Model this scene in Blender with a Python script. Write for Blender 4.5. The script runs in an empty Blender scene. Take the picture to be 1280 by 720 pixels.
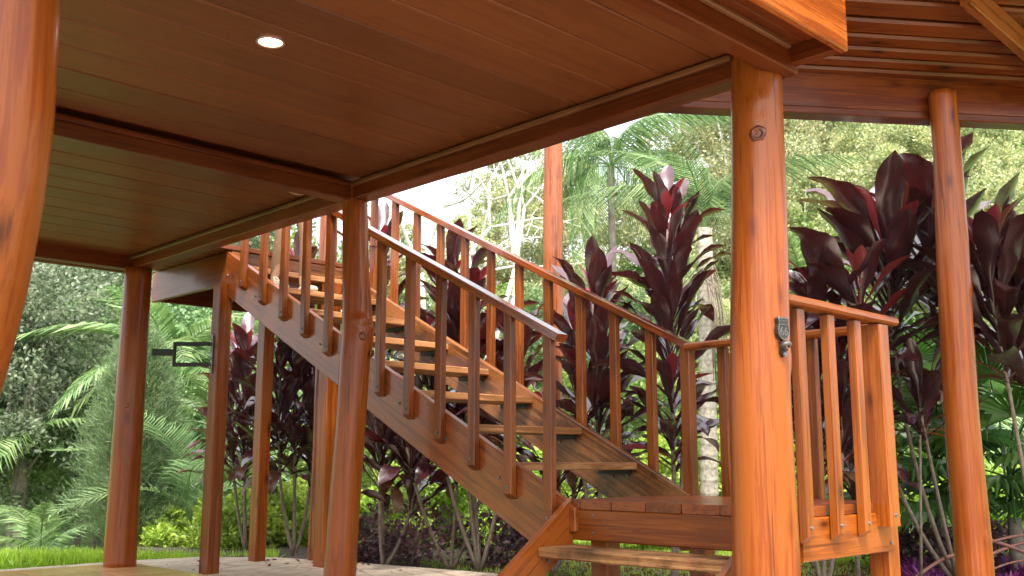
import bpy, bmesh, math, random
import numpy as np
from mathutils import Vector, Matrix, Euler
random.seed(7); rng = np.random.default_rng(11)
C = bpy.context; S = C.scene; COL = S.collection
R_ = math.radians
# ------------------------------------------------------------------ camera, sky, sun, exposure
F_PX = 1244.0; PITCH = math.atan(217 / F_PX); AZ = R_(45.6); EYE = Vector((0, 0, 0.85))
Fh = Vector((math.cos(AZ), math.sin(AZ), 0)); Rt = Vector((math.sin(AZ), -math.cos(AZ), 0)); ZU = Vector((0, 0, 1))
FW = Fh * math.cos(PITCH) + ZU * math.sin(PITCH); UP = -Fh * math.sin(PITCH) + ZU * math.cos(PITCH)
cam = bpy.data.cameras.new('camera'); co = bpy.data.objects.new('camera', cam); COL.objects.link(co)
cam.sensor_width = 36; cam.lens = F_PX / 1280 * 36; cam.clip_end = 2000; cam.clip_start = 0.05
co.matrix_world = Matrix((( Rt.x, UP.x, -FW.x, 0), (Rt.y, UP.y, -FW.y, 0), (Rt.z, UP.z, -FW.z, 0.85), (0, 0, 0, 1)))
cam.dof.use_dof = True; cam.dof.focus_distance = 5.2; cam.dof.aperture_fstop = 5.0
S.camera = co
SUN_EL, SUN_AZ = R_(58), R_(232)          # azimuth of the direction TO the sun, counted from +X
w = bpy.data.worlds.new('World'); S.world = w; w.use_nodes = True
nt = w.node_tree; nt.nodes.clear()
sky = nt.nodes.new('ShaderNodeTexSky'); sky.sky_type = 'NISHITA'; sky.sun_disc = False
sky.sun_elevation = SUN_EL; sky.sun_rotation = math.pi / 2 - SUN_AZ; sky.dust_density = 4; sky.ozone_density = 1
hsv = nt.nodes.new('ShaderNodeHueSaturation'); hsv.inputs['Saturation'].default_value = 0.22; hsv.inputs['Value'].default_value = 2.1
bg = nt.nodes.new('ShaderNodeBackground'); bg.inputs['Strength'].default_value = 0.15
wo = nt.nodes.new('ShaderNodeOutputWorld')
nt.links.new(sky.outputs[0], hsv.inputs['Color']); nt.links.new(hsv.outputs[0], bg.inputs[0]); nt.links.new(bg.outputs[0], wo.inputs[0])
sl = bpy.data.lights.new('sun', 'SUN'); sl.energy = 3.0; sl.angle = R_(14); sl.color = (1, .95, .87)
so = bpy.data.objects.new('sun', sl); COL.objects.link(so)
sd = Vector((math.cos(SUN_EL) * math.cos(SUN_AZ), math.cos(SUN_EL) * math.sin(SUN_AZ), math.sin(SUN_EL)))
so.rotation_euler = sd.to_track_quat('Z', 'Y').to_euler()
S.view_settings.view_transform = 'Standard'; S.view_settings.look = 'None'
S.view_settings.exposure = 1.12; S.view_settings.gamma = 1
S.render.resolution_x = 1024; S.render.resolution_y = 576

def P(u, v, D):
    """point seen at pixel (u,v) of the 1280x720 photograph at forward distance D"""
    d = FW + Rt * ((u - 640) / F_PX) + UP * ((360 - v) / F_PX)
    return EYE + d * (D / d.dot(Fh))
def PZ(u, v, z):
    d = FW + Rt * ((u - 640) / F_PX) + UP * ((360 - v) / F_PX)
    return EYE + d * ((z - 0.85) / d.z)
def zat(v, D): return 0.85 + (577 - v) / 1263 * D

# ------------------------------------------------------------------ materials
def mat(name, rough=.5, coat=0., spec=.5):
    m = bpy.data.materials.new(name); m.use_nodes = True
    b = m.node_tree.nodes['Principled BSDF']; b.inputs['Roughness'].default_value = rough
    b.inputs['Specular IOR Level'].default_value = spec
    b.inputs['Coat Weight'].default_value = coat; b.inputs['Coat Roughness'].default_value = .12
    return m, m.node_tree, b
def N(t, k, **kw):
    n = t.nodes.new(k)
    for a, v in kw.items():
        if a in n.inputs: n.inputs[a].default_value = v
        else: setattr(n, a, v)
    return n
def ramp(t, fac, stops, interp='LINEAR'):
    r = t.nodes.new('ShaderNodeValToRGB'); r.color_ramp.interpolation = interp
    e = r.color_ramp.elements
    while len(e) < len(stops): e.new(.5)
    for i, (p, c) in enumerate(stops): e[i].position = p; e[i].color = (*c, 1)
    t.links.new(fac, r.inputs[0]); return r
def wood(name, dark, mid, light, rough=.33, coat=.5, grain=1., knots=True, bump=.25, stain=0., checks=True, fine=1.):
    m, t, b = mat(name, rough, coat, .28); L = t.links.new
    tc = N(t, 'ShaderNodeTexCoord'); oi = N(t, 'ShaderNodeObjectInfo')
    ofs = N(t, 'ShaderNodeVectorMath', operation='SCALE'); cmb = N(t, 'ShaderNodeCombineXYZ')
    for i in range(3): L(oi.outputs['Random'], cmb.inputs[i])
    L(cmb.outputs[0], ofs.inputs[0]); ofs.inputs['Scale'].default_value = 37.
    add = N(t, 'ShaderNodeVectorMath', operation='ADD'); L(tc.outputs['Object'], add.inputs[0]); L(ofs.outputs[0], add.inputs[1])
    mp = N(t, 'ShaderNodeMapping'); mp.inputs['Scale'].default_value = (.9 * grain, 17 * grain * fine, 17 * grain * fine); L(add.outputs[0], mp.inputs[0])
    n1 = N(t, 'ShaderNodeTexNoise', Scale=1.3, Detail=7., Roughness=.62, Distortion=.35); L(mp.outputs[0], n1.inputs['Vector'])
    mp2 = N(t, 'ShaderNodeMapping'); mp2.inputs['Scale'].default_value = (3 * grain, 140 * grain, 140 * grain); L(add.outputs[0], mp2.inputs[0])
    n2 = N(t, 'ShaderNodeTexNoise', Scale=1., Detail=3., Roughness=.6); L(mp2.outputs[0], n2.inputs['Vector'])
    n3 = N(t, 'ShaderNodeTexNoise', Scale=1.7, Detail=3.); L(add.outputs[0], n3.inputs['Vector'])
    mx = N(t, 'ShaderNodeMath', operation='MULTIPLY_ADD'); L(n2.outputs['Fac'], mx.inputs[0]); mx.inputs[1].default_value = .5; L(n1.outputs['Fac'], mx.inputs[2])
    mx2 = N(t, 'ShaderNodeMath', operation='MULTIPLY_ADD'); L(n3.outputs['Fac'], mx2.inputs[0]); mx2.inputs[1].default_value = .5; L(mx.outputs[0], mx2.inputs[2])
    r = ramp(t, mx2.outputs[0], [(.82, dark), (1.0, mid), (1.17, light)])
    # per-piece brightness
    hv = N(t, 'ShaderNodeHueSaturation'); L(r.outputs[0], hv.inputs['Color'])
    mr = N(t, 'ShaderNodeMapRange'); mr.inputs['To Min'].default_value = .82; mr.inputs['To Max'].default_value = 1.15
    L(oi.outputs['Random'], mr.inputs['Value']); L(mr.outputs[0], hv.inputs['Value'])
    out = hv.outputs[0]
    # fine dark checks along the grain
    mp3 = N(t, 'ShaderNodeMapping'); mp3.inputs['Scale'].default_value = (1.3, 60, 60); L(add.outputs[0], mp3.inputs[0])
    n4 = N(t, 'ShaderNodeTexNoise', Scale=1., Detail=1.5); L(mp3.outputs[0], n4.inputs['Vector'])
    ck = ramp(t, n4.outputs['Fac'], [(.27, (.22, .16, .14)), (.32, (1, 1, 1))])
    mm = N(t, 'ShaderNodeMix', data_type='RGBA', blend_type='MULTIPLY'); mm.inputs[0].default_value = .6 if checks else 0.
    L(out, mm.inputs[6]); L(ck.outputs[0], mm.inputs[7]); out = mm.outputs[2]
    if knots:
        mpk = N(t, 'ShaderNodeMapping'); mpk.inputs['Scale'].default_value = (2.2, 6, 6); L(add.outputs[0], mpk.inputs[0])
        vk = N(t, 'ShaderNodeTexVoronoi', Scale=1.); L(mpk.outputs[0], vk.inputs['Vector'])
        kr = ramp(t, vk.outputs['Distance'], [(.03, (.12, .08, .06)), (.12, (.75, .7, .66)), (.2, (1, 1, 1))])
        mk = N(t, 'ShaderNodeMix', data_type='RGBA', blend_type='MULTIPLY'); mk.inputs[0].default_value = .9
        L(out, mk.inputs[6]); L(kr.outputs[0], mk.inputs[7]); out = mk.outputs[2]
    if stain:
        ns = N(t, 'ShaderNodeTexNoise', Scale=3.2, Detail=4., Roughness=.65); L(add.outputs[0], ns.inputs['Vector'])
        sr = ramp(t, ns.outputs['Fac'], [(.36, (.16, .14, .13)), (.5, (.8, .78, .76)), (.56, (1, 1, 1))])
        ms = N(t, 'ShaderNodeMix', data_type='RGBA', blend_type='MULTIPLY'); ms.inputs[0].default_value = stain
        L(out, ms.inputs[6]); L(sr.outputs[0], ms.inputs[7]); out = ms.outputs[2]
    L(out, b.inputs['Base Color'])
    rr = N(t, 'ShaderNodeMapRange'); rr.inputs['To Min'].default_value = rough - .1; rr.inputs['To Max'].default_value = rough + .15
    L(n3.outputs['Fac'], rr.inputs['Value']); L(rr.outputs[0], b.inputs['Roughness'])
    bp = N(t, 'ShaderNodeBump', Strength=bump, Distance=.004); L(mx.outputs[0], bp.inputs['Height']); L(bp.outputs[0], b.inputs['Normal'])
    bp2 = N(t, 'ShaderNodeBump', Strength=bump * .5, Distance=.006); L(n1.outputs['Fac'], bp2.inputs['Height']); L(bp2.outputs[0], b.inputs['Coat Normal'])
    return m
M = {}
M['log'] = wood('varnished_log_wood', (.175, .034, .0035), (.215, .046, .005), (.25, .060, .0065), coat=.10, bump=.15, rough=.30, fine=1.7)
M['beam'] = wood('varnished_beam_wood', (.080, .012, .002), (.105, .017, .0025), (.13, .024, .0035), rough=.33, coat=.08, fine=1.4)
M['stair'] = wood('stair_wood', (.135, .028, .003), (.182, .041, .0045), (.225, .057, .007), rough=.30, coat=.08, bump=.12, fine=1.4)
M['tread'] = wood('tread_wood', (.17, .066, .021), (.27, .112, .036), (.36, .165, .062), rough=.5, coat=.1, stain=.25)
M['tread_worn'] = wood('worn_tread_wood', (.20, .085, .03), (.36, .17, .06), (.48, .25, .10), rough=.6, coat=.05, stain=.9)
M['deck'] = wood('deck_wood', (.12, .024, .006), (.16, .036, .008), (.20, .050, .011), rough=.4, coat=.25, knots=False)
M['stained'] = wood('weathered_stringer_wood', (.09, .026, .006), (.19, .060, .014), (.28, .10, .028), rough=.42, coat=.3, stain=.7)
M['knot'] = wood('dark_knot_wood', (.04, .010, .003), (.10, .022, .005), (.18, .045, .008), rough=.4, coat=.3, knots=False)
M['balu'] = wood('baluster_wood', (.10, .021, .0035), (.15, .034, .005), (.205, .054, .009), rough=.30, coat=.08)
M['logdark'] = wood('darker_log_wood', (.10, .022, .004), (.165, .038, .006), (.23, .058, .010), rough=.33, coat=.4)
M['rail'] = wood('polished_rail_wood', (.12, .020, .003), (.185, .036, .0045), (.25, .058, .009), rough=.2, coat=1., bump=.08)
M['nearstr'] = wood('near_stringer_wood', (.16, .036, .007), (.21, .050, .010), (.26, .070, .014), rough=.34, coat=.45, bump=.1, stain=.2)
M['fascia'] = wood('glossy_fascia_wood', (.17, .030, .004), (.25, .050, .006), (.33, .08, .012), rough=.22, coat=1.)
M['plank'] = wood('ceiling_plank_wood', (.125, .034, .009), (.142, .039, .0105), (.16, .045, .012), rough=.38, coat=.0, grain=1.5, knots=False, bump=.0, checks=False)
M['trim'] = wood('crown_trim_wood', (.085, .026, .008), (.12, .040, .013), (.16, .058, .02), rough=.45, coat=.2, knots=False)
M['roofwood'] = wood('roof_slat_wood', (.095, .0145, .0025), (.125, .022, .0035), (.165, .034, .005), rough=.4, coat=.3)

def simple(name, col, rough=.5, metal=0., coat=0., emis=None, noise=None, bump=0., scale=20.):
    m, t, b = mat(name, rough, coat); b.inputs['Metallic'].default_value = metal; L = t.links.new
    tc = N(t, 'ShaderNodeTexCoord')
    n = N(t, 'ShaderNodeTexNoise', Scale=scale, Detail=5., Roughness=.6); L(tc.outputs['Object'], n.inputs['Vector'])
    c2 = noise or tuple(c * .7 for c in col)
    r = ramp(t, n.outputs['Fac'], [(.3, c2), (.7, col)]); L(r.outputs[0], b.inputs['Base Color'])
    if bump:
        bp = N(t, 'ShaderNodeBump', Strength=bump, Distance=.01); L(n.outputs['Fac'], bp.inputs['Height']); L(bp.outputs[0], b.inputs['Normal'])
    if emis: b.inputs['Emission Color'].default_value = (*emis[0], 1); b.inputs['Emission Strength'].default_value = emis[1]
    return m
M['metal_black'] = simple('black_painted_metal', (.02, .02, .022), .45, .3)
M['zinc'] = simple('galvanised_metal', (.26, .27, .28), .45, .9)
M['iron'] = simple('dark_cast_iron', (.035, .033, .031), .5, .3, scale=60., bump=.3)
M['iron_hi'] = simple('worn_iron_relief', (.13, .12, .11), .45, .4, scale=60.)
M['lamp'] = simple('lamp_diffuser', (.9, .9, .88), .4, emis=((1, .93, .82), 9.))
M['lamp_off'] = simple('unlit_lamp_lens', (.55, .42, .30), .3)
M['ring'] = simple('copper_lamp_ring', (.55, .30, .18), .35, .4)
def concrete():
    m, t, b = mat('stamped_concrete', .6); L = t.links.new; tc = N(t, 'ShaderNodeTexCoord')
    n = N(t, 'ShaderNodeTexNoise', Scale=7., Detail=6., Roughness=.65); L(tc.outputs['Object'], n.inputs['Vector'])
    r = ramp(t, n.outputs['Fac'], [(.3, (.36, .27, .19)), (.55, (.56, .45, .34)), (.75, (.66, .56, .45))])
    v = N(t, 'ShaderNodeTexVoronoi', feature='DISTANCE_TO_EDGE', Scale=2.6); L(tc.outputs['Object'], v.inputs['Vector'])
    e = ramp(t, v.outputs['Distance'], [(.01, (.5, .45, .4)), (.035, (1, 1, 1))])
    mm = N(t, 'ShaderNodeMix', data_type='RGBA', blend_type='MULTIPLY'); mm.inputs[0].default_value = .7
    L(r.outputs[0], mm.inputs[6]); L(e.outputs[0], mm.inputs[7]); L(mm.outputs[2], b.inputs['Base Color'])
    bp = N(t, 'ShaderNodeBump', Strength=.6, Distance=.01); L(e.outputs[0], bp.inputs['Height']); L(bp.outputs[0], b.inputs['Normal'])
    return m
M['concrete'] = concrete()
M['tile'] = simple('glazed_floor_tile', (.80, .50, .24), .16, coat=.1, scale=2.5, noise=(.66, .38, .16))
M['grout'] = simple('grout', (.30, .25, .2), .8)
M['soil'] = simple('mulch_soil', (.075, .055, .04), .95, scale=30., noise=(.03, .024, .018), bump=1.)
M['sheet'] = simple('grey_roof_sheet', (.45, .46, .44), .5)
M['skin'] = simple('skin', (.42, .23, .14), .5); M['cloth_tan'] = simple('tan_trouser_cloth', (.22, .12, .06), .85, scale=60.)
M['cloth_white'] = simple('pale_shirt_cloth', (.6, .6, .58), .85); M['hair'] = simple('dark_hair', (.02, .014, .01), .5)
M['shoe'] = simple('beige_canvas_shoe', (.42, .36, .26), .7); M['lace'] = simple('cream_lace', (.75, .68, .55), .8)

def leafmat(name, cols, rough=.45, trans=.35, tcol=None, spec=.5, under=None, coat=0.):
    m = bpy.data.materials.new(name); m.use_nodes = True; t = m.node_tree; L = t.links.new
    b = t.nodes['Principled BSDF']; out = t.nodes['Material Output']
    b.inputs['Coat IOR'].default_value = 1.6; b.inputs['Roughness'].default_value = rough; b.inputs['Specular IOR Level'].default_value = spec
    b.inputs['Coat Weight'].default_value = coat; b.inputs['Coat Roughness'].default_value = .25
    g = N(t, 'ShaderNodeNewGeometry'); oi = N(t, 'ShaderNodeObjectInfo')
    tc = N(t, 'ShaderNodeTexCoord'); n = N(t, 'ShaderNodeTexNoise', Scale=.9, Detail=2.); L(tc.outputs['Object'], n.inputs['Vector'])
    a = N(t, 'ShaderNodeMath', operation='MULTIPLY_ADD'); L(g.outputs['Random Per Island'], a.inputs[0]); a.inputs[1].default_value = .62
    s = N(t, 'ShaderNodeMath', operation='MULTIPLY_ADD'); L(n.outputs['Fac'], s.inputs[0]); s.inputs[1].default_value = .9; s.inputs[2].default_value = -.27
    L(s.outputs[0], a.inputs[2])
    k = len(cols); r = ramp(t, a.outputs[0], [(i / (k - 1), c) for i, c in enumerate(cols)])
    hv = N(t, 'ShaderNodeHueSaturation'); L(r.outputs[0], hv.inputs['Color'])
    mr = N(t, 'ShaderNodeMapRange'); mr.inputs['To Min'].default_value = .8; mr.inputs['To Max'].default_value = 1.25
    L(oi.outputs['Random'], mr.inputs['Value']); L(mr.outputs[0], hv.inputs['Value'])
    mh = N(t, 'ShaderNodeMapRange'); mh.inputs['To Min'].default_value = .49; mh.inputs['To Max'].default_value = .515
    L(oi.outputs['Random'], mh.inputs['Value']); L(mh.outputs[0], hv.inputs['Hue'])
    base = hv.outputs[0]
    if under:
        mu = N(t, 'ShaderNodeMix', data_type='RGBA'); L(g.outputs['Backfacing'], mu.inputs[0]); L(base, mu.inputs[6]); mu.inputs[7].default_value = (*under, 1); base = mu.outputs[2]
    L(base, b.inputs['Base Color'])
    tr = N(t, 'ShaderNodeBsdfTranslucent')
    if tcol: tr.inputs['Color'].default_value = (*tcol, 1)
    else:
        sc = N(t, 'ShaderNodeHueSaturation', Value=1.5, Saturation=1.05); L(base, sc.inputs['Color']); L(sc.outputs[0], tr.inputs['Color'])
    ms = N(t, 'ShaderNodeMixShader'); ms.inputs[0].default_value = trans
    L(b.outputs[0], ms.inputs[1]); L(tr.outputs[0], ms.inputs[2]); L(ms.outputs[0], out.inputs['Surface'])
    return m
M['forest'] = leafmat('forest_foliage', [(.035, .07, .025), (.09, .15, .06), (.18, .27, .11), (.38, .45, .24)])
M['forest_cool'] = leafmat('cool_dense_foliage', [(.035, .06, .03), (.10, .14, .075), (.22, .27, .16), (.48, .50, .36)])
M['olive'] = leafmat('yellowish_vine_foliage', [(.07, .10, .04), (.18, .23, .10), (.32, .36, .18), (.48, .44, .20), (.70, .70, .55)])
M['lime'] = leafmat('golden_shrub_foliage', [(.12, .19, .03), (.24, .35, .05), (.40, .50, .08), (.56, .62, .14)], trans=.35)
M['midgreen'] = leafmat('fresh_green_foliage', [(.05, .10, .025), (.12, .20, .045), (.24, .34, .08), (.40, .48, .17)])
M['palm'] = leafmat('palm_leaflets', [(.035, .07, .022), (.085, .15, .045), (.18, .26, .09), (.34, .42, .20)], rough=.5, trans=.3)
M['palm_dark'] = leafmat('hanging_palm_leaflets', [(.025, .06, .018), (.065, .12, .035), (.15, .22, .075), (.33, .40, .20)], rough=.5, trans=.2, spec=.25)
M['palm_pale'] = leafmat('pale_palm_leaflets', [(.10, .18, .07), (.20, .30, .13), (.32, .42, .22)], rough=.35)
M['fan'] = leafmat('fan_palm_leaves', [(.015, .045, .012), (.04, .10, .022), (.10, .20, .04), (.24, .36, .07)], rough=.3, trans=.25)
M['conifer'] = leafmat('feathery_needles', [(.06, .10, .045), (.12, .18, .075), (.22, .29, .13)], rough=.6)
M['grass'] = leafmat('grass_blades', [(.17, .26, .03), (.32, .44, .05), (.50, .60, .09)], trans=.4)
M['maroon_small'] = leafmat('maroon_shrub_foliage', [(.03, .014, .022), (.075, .03, .045), (.16, .08, .09), (.12, .14, .05)], rough=.4)
M['purple'] = leafmat('purple_blades', [(.06, .015, .06), (.16, .03, .14), (.26, .07, .22), (.30, .30, .27)], rough=.3, under=(.20, .03, .14))
M['ti'] = leafmat('maroon_ti_leaf', [(.018, .009, .011), (.032, .011, .014), (.058, .014, .017)], rough=.26, trans=.05, tcol=(.35, .04, .03), spec=.9, under=(.06, .014, .018), coat=.7)
M['ti_red'] = leafmat('crimson_ti_leaf', [(.07, .011, .013), (.12, .016, .018), (.22, .035, .038)], rough=.28, trans=.22, tcol=(.55, .06, .07), spec=.7, under=(.18, .03, .04))
M['ti_dull'] = leafmat('brownish_ti_leaf', [(.05, .02, .014), (.11, .04, .025), (.10, .10, .04)], rough=.35, trans=.2, tcol=(.35, .10, .04))
M['bark'] = simple('grey_brown_bark', (.20, .165, .13), .85, scale=14., noise=(.09, .075, .06), bump=.8)
M['bark_pale'] = simple('pale_bark', (.72, .68, .58), .7, scale=10., noise=(.48, .44, .37), bump=.3)
M['ti_stem'] = simple('ringed_ti_stem', (.24, .18, .13), .7, scale=30., noise=(.11, .08, .06), bump=.5)
M['ti_neck'] = simple('purple_ti_neck', (.16, .04, .06), .5)
M['twig'] = simple('reddish_twig', (.22, .09, .06), .6)
def palmtrunk():
    m, t, b = mat('ringed_palm_trunk', .8); L = t.links.new
    tc = N(t, 'ShaderNodeTexCoord'); wv = N(t, 'ShaderNodeTexWave', bands_direction='X', Scale=2.6, Distortion=1.2, Detail=2.)
    L(tc.outputs['Object'], wv.inputs['Vector'])
    n = N(t, 'ShaderNodeTexNoise', Scale=26., Detail=5., Roughness=.7); L(tc.outputs['Object'], n.inputs['Vector'])
    r = ramp(t, n.outputs['Fac'], [(.3, (.13, .11, .08)), (.5, (.27, .24, .18)), (.7, (.42, .39, .32))])
    r2 = ramp(t, wv.outputs['Fac'], [(0, (.6, .57, .53)), (.25, (1, 1, 1))])
    mm = N(t, 'ShaderNodeMix', data_type='RGBA', blend_type='MULTIPLY'); mm.inputs[0].default_value = .8
    L(r.outputs[0], mm.inputs[6]); L(r2.outputs[0], mm.inputs[7]); L(mm.outputs[2], b.inputs['Base Color'])
    bp = N(t, 'ShaderNodeBump', Strength=.4, Distance=.01); L(n.outputs['Fac'], bp.inputs['Height']); L(bp.outputs[0], b.inputs['Normal'])
    return m
M['palmtrunk'] = palmtrunk()
def groundmat():
    m, t, b = mat('lawn_ground', .95); L = t.links.new
    tc = N(t, 'ShaderNodeTexCoord'); n = N(t, 'ShaderNodeTexNoise', Scale=1.2, Detail=6., Roughness=.7); L(tc.outputs['Object'], n.inputs['Vector'])
    r = ramp(t, n.outputs['Fac'], [(.3, (.045, .06, .02)), (.5, (.10, .17, .03)), (.7, (.20, .30, .045))])
    L(r.outputs[0], b.inputs['Base Color'])
    bp = N(t, 'ShaderNodeBump', Strength=1., Distance=.05); L(n.outputs['Fac'], bp.inputs['Height']); L(bp.outputs[0], b.inputs['Normal'])
    return m
M['ground'] = groundmat()

# ------------------------------------------------------------------ object helpers
WM = {}
def emit(name, mesh, parent=None, mtx=None, label=None, cat=None, group=None, kind=None):
    o = bpy.data.objects.new(name, mesh); COL.objects.link(o); mtx = mtx if mtx is not None else Matrix()
    WM[o.name] = mtx
    if parent:
        o.parent = parent; o.matrix_basis = WM[parent.name].inverted() @ mtx
    else: o.matrix_basis = mtx
    if label: o['label'] = label
    if cat: o['category'] = cat
    if group: o['group'] = group
    if kind: o['kind'] = kind
    return o
def thing(name, label, cat, loc=(0, 0, 0), rz=0, group=None, sc=1.):
    return emit(name, None, None, Matrix.Translation(loc) @ Matrix.Rotation(rz, 4, 'Z') @ Matrix.Scale(sc, 4), label, cat, group)
def mesh(name, vs, fs, m, smooth=False):
    me = bpy.data.meshes.new(name); me.from_pydata([tuple(v) for v in vs], [], fs); me.materials.append(m)
    if smooth: me.polygons.foreach_set('use_smooth', [True] * len(me.polygons))
    me.update(); return me
def frame(p0, p1, up=ZU):
    x = (p1 - p0).normalized(); y = up.cross(x)
    if y.length < 1e-4: y = Vector((0, 1, 0)).cross(x)
    y.normalize(); z = x.cross(y)
    return Matrix(((x.x, y.x, z.x, p0.x), (x.y, y.y, z.y, p0.y), (x.z, y.z, z.z, p0.z), (0, 0, 0, 1)))
def beam_mesh(name, L, wd, h, m, ch=.006, cut0=0., cut1=0., n=1, wob=0.):
    """box with chamfered long edges; local X is the grain. cut0/cut1: end-plane shift at top relative to bottom"""
    a, b = wd / 2, h / 2
    prof = [(-a + ch, -b), (a - ch, -b), (a, -b + ch), (a, b - ch), (a - ch, b), (-a + ch, b), (-a, b - ch), (-a, -b + ch)]
    vs, fs = [], []
    for i in range(n + 1):
        oy, oz = (random.uniform(-wob, wob), random.uniform(-wob, wob)) if wob and 0 < i < n else (0, 0)
        for (y, z) in prof:
            x = L * i / n
            if i == 0: x += cut0 * (z / h + .5)
            if i == n: x += cut1 * (z / h + .5)
            vs.append((x, y + oy, z + oz))
    for i in range(n):
        for k in range(8):
            k2 = (k + 1) % 8; fs.append((i * 8 + k, i * 8 + k2, (i + 1) * 8 + k2, (i + 1) * 8 + k))
    fs.append(tuple(range(7, -1, -1))); fs.append(tuple(n * 8 + k for k in range(8)))
    return mesh(name, vs, fs, m)
def beam(name, p0, p1, wd, h, m, parent=None, up=ZU, **kw):
    p0, p1 = Vector(p0), Vector(p1); tags = {k: kw.pop(k) for k in ('label', 'cat', 'group', 'kind') if k in kw}
    return emit(name, beam_mesh(name, (p1 - p0).length, wd, h, m, **kw), parent, frame(p0, p1, up), **tags)
def tube_np(pts, rad, seg=8, cap=True):
    pts = [Vector(p) for p in pts]; vs, fs = [], []; n = len(pts)
    t0 = (pts[1] - pts[0]).normalized(); u = t0.orthogonal().normalized()
    for i, p in enumerate(pts):
        t = (pts[min(i + 1, n - 1)] - pts[max(i - 1, 0)]).normalized()
        u = (u - t * u.dot(t)).normalized(); v = t.cross(u)
        for k in range(seg):
            a = 2 * math.pi * k / seg; vs.append(p + (u * math.cos(a) + v * math.sin(a)) * rad[i])
    for i in range(n - 1):
        for k in range(seg):
            k2 = (k + 1) % seg; fs.append((i * seg + k, i * seg + k2, (i + 1) * seg + k2, (i + 1) * seg + k))
    if cap: fs.append(tuple(range(seg - 1, -1, -1))); fs.append(tuple((n - 1) * seg + k for k in range(seg)))
    return vs, fs
def join(parts):
    vs, fs = [], []
    for v, f in parts:
        o = len(vs); vs += v; fs += [tuple(i + o for i in q) for q in f]
    return vs, fs
def log_mesh(name, pts, m, seg=28, sub=14, knots=(), rough=.012, split=None):
    """hand-peeled log from (x,y,z,r) stations; knots = [(fraction, angle, size)]"""
    P4 = np.array(pts, float); ts = np.linspace(0, 1, len(P4)); T = np.linspace(0, 1, sub * (len(P4) - 1) + 1)
    Q = np.stack([np.interp(T, ts, P4[:, k]) for k in range(4)], 1)
    for _ in range(sub // 2):
        Q[1:-1] = (Q[:-2] + 2 * Q[1:-1] + Q[2:]) / 4
    ph = rng.uniform(0, 6.28, 8); vs = []; base = Vector(Q[0][:3]); H = abs(Q[-1][2] - Q[0][2])
    for i, q in enumerate(Q):
        for k in range(seg):
            a = 2 * math.pi * k / seg; z = q[2]
            f = 1 + rough * (1.6 * math.sin(2 * a + ph[0] + z * 1.1) + math.sin(3 * a + ph[1] - z * 2.3) + .8 * math.sin(5 * a + ph[2] + z * 1.7) + .7 * math.sin(a + ph[3] + z * 5))
            for (kf, ka, ks) in knots:
                dz = (T[i] - kf) * H; da = math.atan2(math.sin(a - ka), math.cos(a - ka)) * q[3]
                d2 = (dz * dz * .6 + da * da) / (ks * ks); f += .28 * math.exp(-d2 * 1.2) * ks / q[3] - .12 * math.exp(-d2 * 9) * ks / q[3]
            if split is not None:
                da = math.atan2(math.sin(a - split), math.cos(a - split)); f -= .05 * math.exp(-(da / .12) ** 2) * (1 - T[i]) ** .3
            p = Vector((q[0] + q[3] * f * math.cos(a), q[1] + q[3] * f * math.sin(a), z)) - base
            vs.append((p.z, p.y, -p.x))           # local X is the log's length
    n = len(Q); fs = []
    for i in range(n - 1):
        for k in range(seg):
            k2 = (k + 1) % seg; fs.append((i * seg + k, i * seg + k2, (i + 1) * seg + k2, (i + 1) * seg + k))
    fs.append(tuple(range(seg - 1, -1, -1))); fs.append(tuple((n - 1) * seg + k for k in range(seg)))
    me = mesh(name, vs, fs, m, True)
    mt = Matrix(((0, 0, -1, base.x), (0, 1, 0, base.y), (1, 0, 0, base.z), (0, 0, 0, 1)))
    return me, mt
def log(name, pts, m, parent, **kw):
    me, mt = log_mesh(name, pts, m, **kw); return emit(name, me, parent, mt)
def bolt_mesh(r=.007, h=.006):
    vs = []
    for z, rr in ((0, r * 1.5), (.002, r * 1.5), (.002, r), (h, r), (h * 1.2, r * .5)):
        for k in range(6): vs.append((rr * math.cos(k * 1.0472), rr * math.sin(k * 1.0472), z))
    fs = [(i * 6 + k, i * 6 + (k + 1) % 6, (i + 1) * 6 + (k + 1) % 6, (i + 1) * 6 + k) for i in range(4) for k in range(6)] + [tuple(24 + k for k in range(6))]
    return mesh('bolt', vs, fs, M['zinc'])
BOLT = bolt_mesh()
def bolt(p, nrm, parent): return emit('bolt', BOLT, parent, Matrix.Translation(p) @ Vector(nrm).to_track_quat('Z', 'Y').to_matrix().to_4x4())

# ------------------------------------------------------------------ ground, apron, tiles
def ground():
    n = 150; xs = np.concatenate([np.linspace(-400, -60, 12), np.linspace(-50, 90, 90), np.linspace(100, 900, 14)])
    vs = []; 
    for y in xs:
        for x in xs:
            D = x * Fh.x + y * Fh.y; s = x * Rt.x + y * Rt.y
            z = -.07
            if D > 9.5: z += .03 * math.sin(x * 1.3) * math.cos(y * 1.1) + max(0, min(D, 120) - 24) * .14
            if D > 9 and s < 0: z -= min(1.4, (D - 9) * .14) * min(1, -s / 3)
            vs.append((x, y, z))
    k = len(xs); fs = [(j * k + i, j * k + i + 1, (j + 1) * k + i + 1, (j + 1) * k + i) for j in range(k - 1) for i in range(k - 1)]
    emit('ground', mesh('ground', vs, fs, M['ground'], True), kind='structure')
ground()
def gz(x, y):
    D = x * Fh.x + y * Fh.y; s = x * Rt.x + y * Rt.y; z = -.07
    if D > 9.5: z += max(0, min(D, 120) - 24) * .14
    if D > 9 and s < 0: z -= min(1.4, (D - 9) * .14) * min(1, -s / 3)
    return z
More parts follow.
